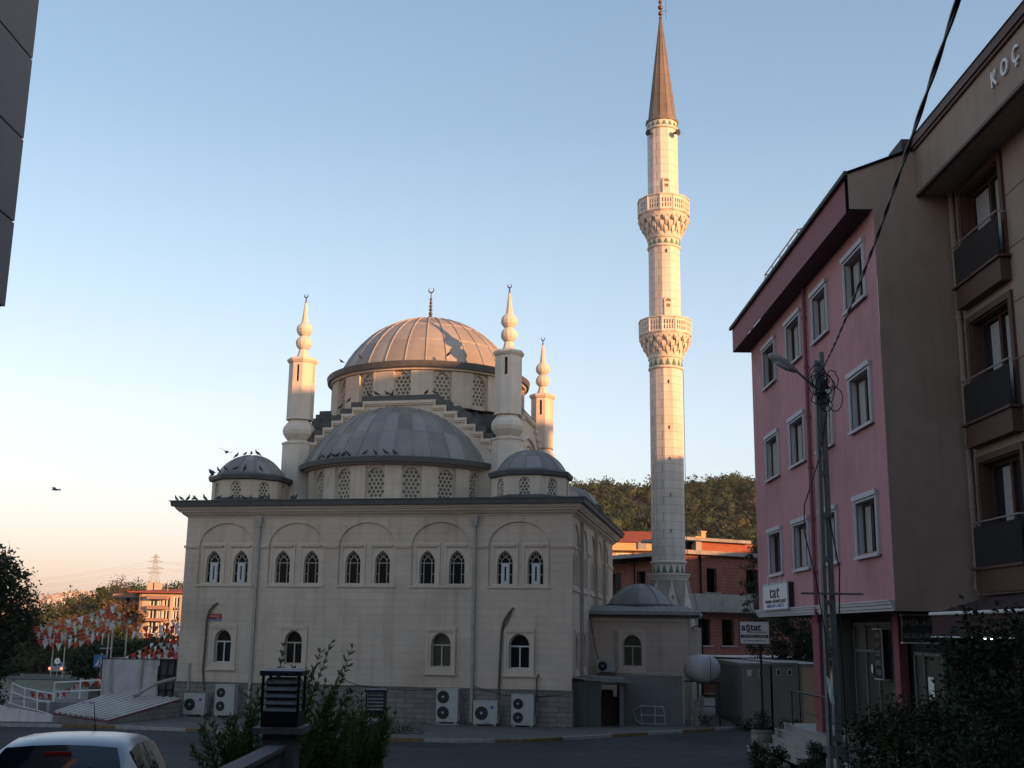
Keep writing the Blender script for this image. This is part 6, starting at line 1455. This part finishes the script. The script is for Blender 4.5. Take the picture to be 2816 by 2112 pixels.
# ================================================================ pigeons
pm=MB(); pm.smooth=True
pm.tube([(-.19,0,-.02),(-.12,0,.01),(-.05,0,.05),(.03,0,.075),(.09,0,.105),(.12,0,.15),(.135,0,.18),(.155,0,.185),(.175,0,.172)],[.012,.028,.055,.065,.052,.03,.032,.026,.006],8)
pm.smooth=False; pm.add([(-.12,-.025,.0),(-.12,.025,.0),(-.27,.03,-.045),(-.27,-.03,-.045)],[(0,1,2,3)]); pm.tube([(.01,.02,.02),(.015,.02,-.035)],.006,4); pm.tube([(.01,-.02,.02),(.015,-.02,-.035)],.006,4)
for sg in (-1,1): pm.add([(.06,sg*.05,.10),(-.02,sg*.066,.09),(-.20,sg*.035,.0),(-.05,sg*.068,.03),(.05,sg*.06,.05)],[(0,1,2,3,4)])
pg=pm.build('pigeon','pigeon_grey',fix=False); pmesh=pg.data; bpy.data.objects.remove(pg)
ordw=['first','second','third','fourth','fifth','sixth','seventh','eighth','ninth','tenth','eleventh','twelfth','thirteenth','fourteenth','fifteenth','sixteenth','seventeenth','eighteenth']
def pigeons(where,pts_,group='pigeons perched on the mosque roofs'):
    for i,(x,y,z) in enumerate(pts_):
        o=bpy.data.objects.new('pigeon',pmesh); C.objects.link(o); o.location=T(x,y,z+.035); o.rotation_euler=(0,RN.uniform(-.5,.1),RN.choice((0,PI,PI/2,.6,2.6,-.8))+RN.uniform(-.4,.4)); k=RN.uniform(.75,.92); o.scale=(k,k,k)
        tag(o,'dark pigeon, %s from the left %s'%(ordw[i],where),'bird',group)
pigeons('on the left corner of the flat roof edge',[(-16.75,-.5,9.10),(-16.5,-.52,9.10),(-16.2,-.5,9.10),(-15.95,-.5,9.1),(-15.9,-.45,9.1),(-15.45,-.5,9.1)])
pigeons('along the roof edge under the left small dome',[(-14.9,-.4,9.12),(-14.4,-.35,9.12),(-14.0,-.38,9.12),(-13.75,-.36,9.12),(-13.45,-.36,9.12),(-12.95,-.4,9.12),(-12.65,-.4,9.12),(-11.6,-.4,9.12),(-11.5,-.3,9.12)])
er=lambda cx,cy,r,a,z:(cx+r*sin(R(a)),cy-r*cos(R(a)),z)
pigeons('on the eave of the left small dome',[er(-14.4,2,1.9,-84,10.4),er(-14.4,2,1.85,-68,10.42),er(-14.4,2,1.8,-58,10.44),er(-14.4,2,1.7,-40,10.46),er(-14.4,2,1.7,-22,10.47),er(-14.4,2,1.7,-4,10.47),er(-14.4,2,1.7,10,10.47),er(-14.4,2,1.7,32,10.47)])
pigeons('on the crown of the left small dome',[(-15.1,1.6,11.21),(-14.75,1.7,11.30),(-14.5,1.8,11.33),(-14.2,1.8,11.32)])
pigeons('in the row along the half dome eave',[er(-8.2,4.75,4.36,a,11.05) for a in (-78,-72,-66,-60,-54,-47,-43,-39,-34,-30,-27,-22,-19,-8,-2,4,9)])
pigeons('on the top step above the half dome',[(-9.7,3.3,14.16),(-9.3,3.3,14.16),(-8.8,3.3,14.16),(-8.6,3.4,14.16),(-7.0,3.3,14.16),(-6.6,3.35,14.16)])
pigeons('on the stepped roof left of the half dome',[(-10.6,3.3,13.90),(-11.0,3.35,13.62),(-11.9,3.3,13.05),(-12.85,3.3,12.05)])
pigeons('on the eave of the main dome',[er(-8.2,8.2,5.0,-40,15.98),er(-8.2,8.2,4.95,-25,15.98),er(-8.2,8.2,4.95,25,15.98)])
def flying(label,loc,rz):
    m=MB(); m.smooth=True; m.tube([(-.2,0,0),(-.1,0,.01),(.02,0,.015),(.12,0,.01),(.17,0,0)],[.01,.04,.05,.035,.008],8); m.smooth=False
    for sg in (-1,1): m.add([(.08,sg*.03,.02),(.10,sg*.18,.10),(-.02,sg*.42,.02),(-.06,sg*.2,.06),(-.06,sg*.03,.02)],[(0,1,3,4),(1,2,3)])
    m.add([(-.16,-.02,0),(-.16,.02,0),(-.27,.04,0),(-.27,-.04,0)],[(0,1,2,3)])
    o=m.build('flying_pigeon','pigeon_grey',fix=False); o.location=loc; o.rotation_euler=(.25,0,rz); o.scale=(1.2,1.2,1.2); tag(o,label,'bird')
flying('pigeon gliding with spread wings above the left small dome',pt(623,1244,47),R(115)); flying('small bird flying alone in the empty sky at the far left',pt(152,1347,60),R(60))
# road patches and a drain cover
for i,(x,y,w_,h_,rz) in enumerate(((-.6,33,2.2,1.1,.2),(3.1,27,1.4,3.4,-.1),(-6.5,35.5,3.0,.9,.05),(1.2,37.0,1.1,.6,.1))):
    m=MB(); q=[(-w_,-h_),(w_*.9,-h_*1.05),(w_,h_*.95),(-w_*.95,h_)]
    m.add([(x+a*cos(rz)-b*sin(rz),y+a*sin(rz)+b*cos(rz),zg(y+a*sin(rz)+b*cos(rz))+.008+.0004*i) for a,b in q],[(0,1,2,3)]); tag(m.build('road_patch','asphalt_patch',fix=False),kind='structure')
dc=MB(); dc.tube([(2.0,35.2,zg(35.2)+.0),(2.0,35.2,zg(35.2)+.016)],.33,20); tag(recenter(dc.build('drain_cover','iron_dark')),'round iron drain cover in the dark road before the mosque','drain cover')
# ---------------------------------------------------------------- air
hm=bpy.data.materials.new('haze_air'); hm.use_nodes=True; t_=hm.node_tree; t_.nodes.remove(t_.nodes['Principled BSDF'])
pv=t_.nodes.new('ShaderNodeVolumePrincipled'); pv.inputs['Color'].default_value=(.95,.86,.82,1); pv.inputs['Density'].default_value=.00013; pv.inputs['Anisotropy'].default_value=.2
t_.links.new(pv.outputs[0],t_.nodes['Material Output'].inputs['Volume']); M['haze_air']=hm
m=MB(); m.box(-1701,1701,-61,2901,-2,72); hb=m.build('haze','haze_air'); tag(hb,'thin evening haze in the air',None,kind='stuff')
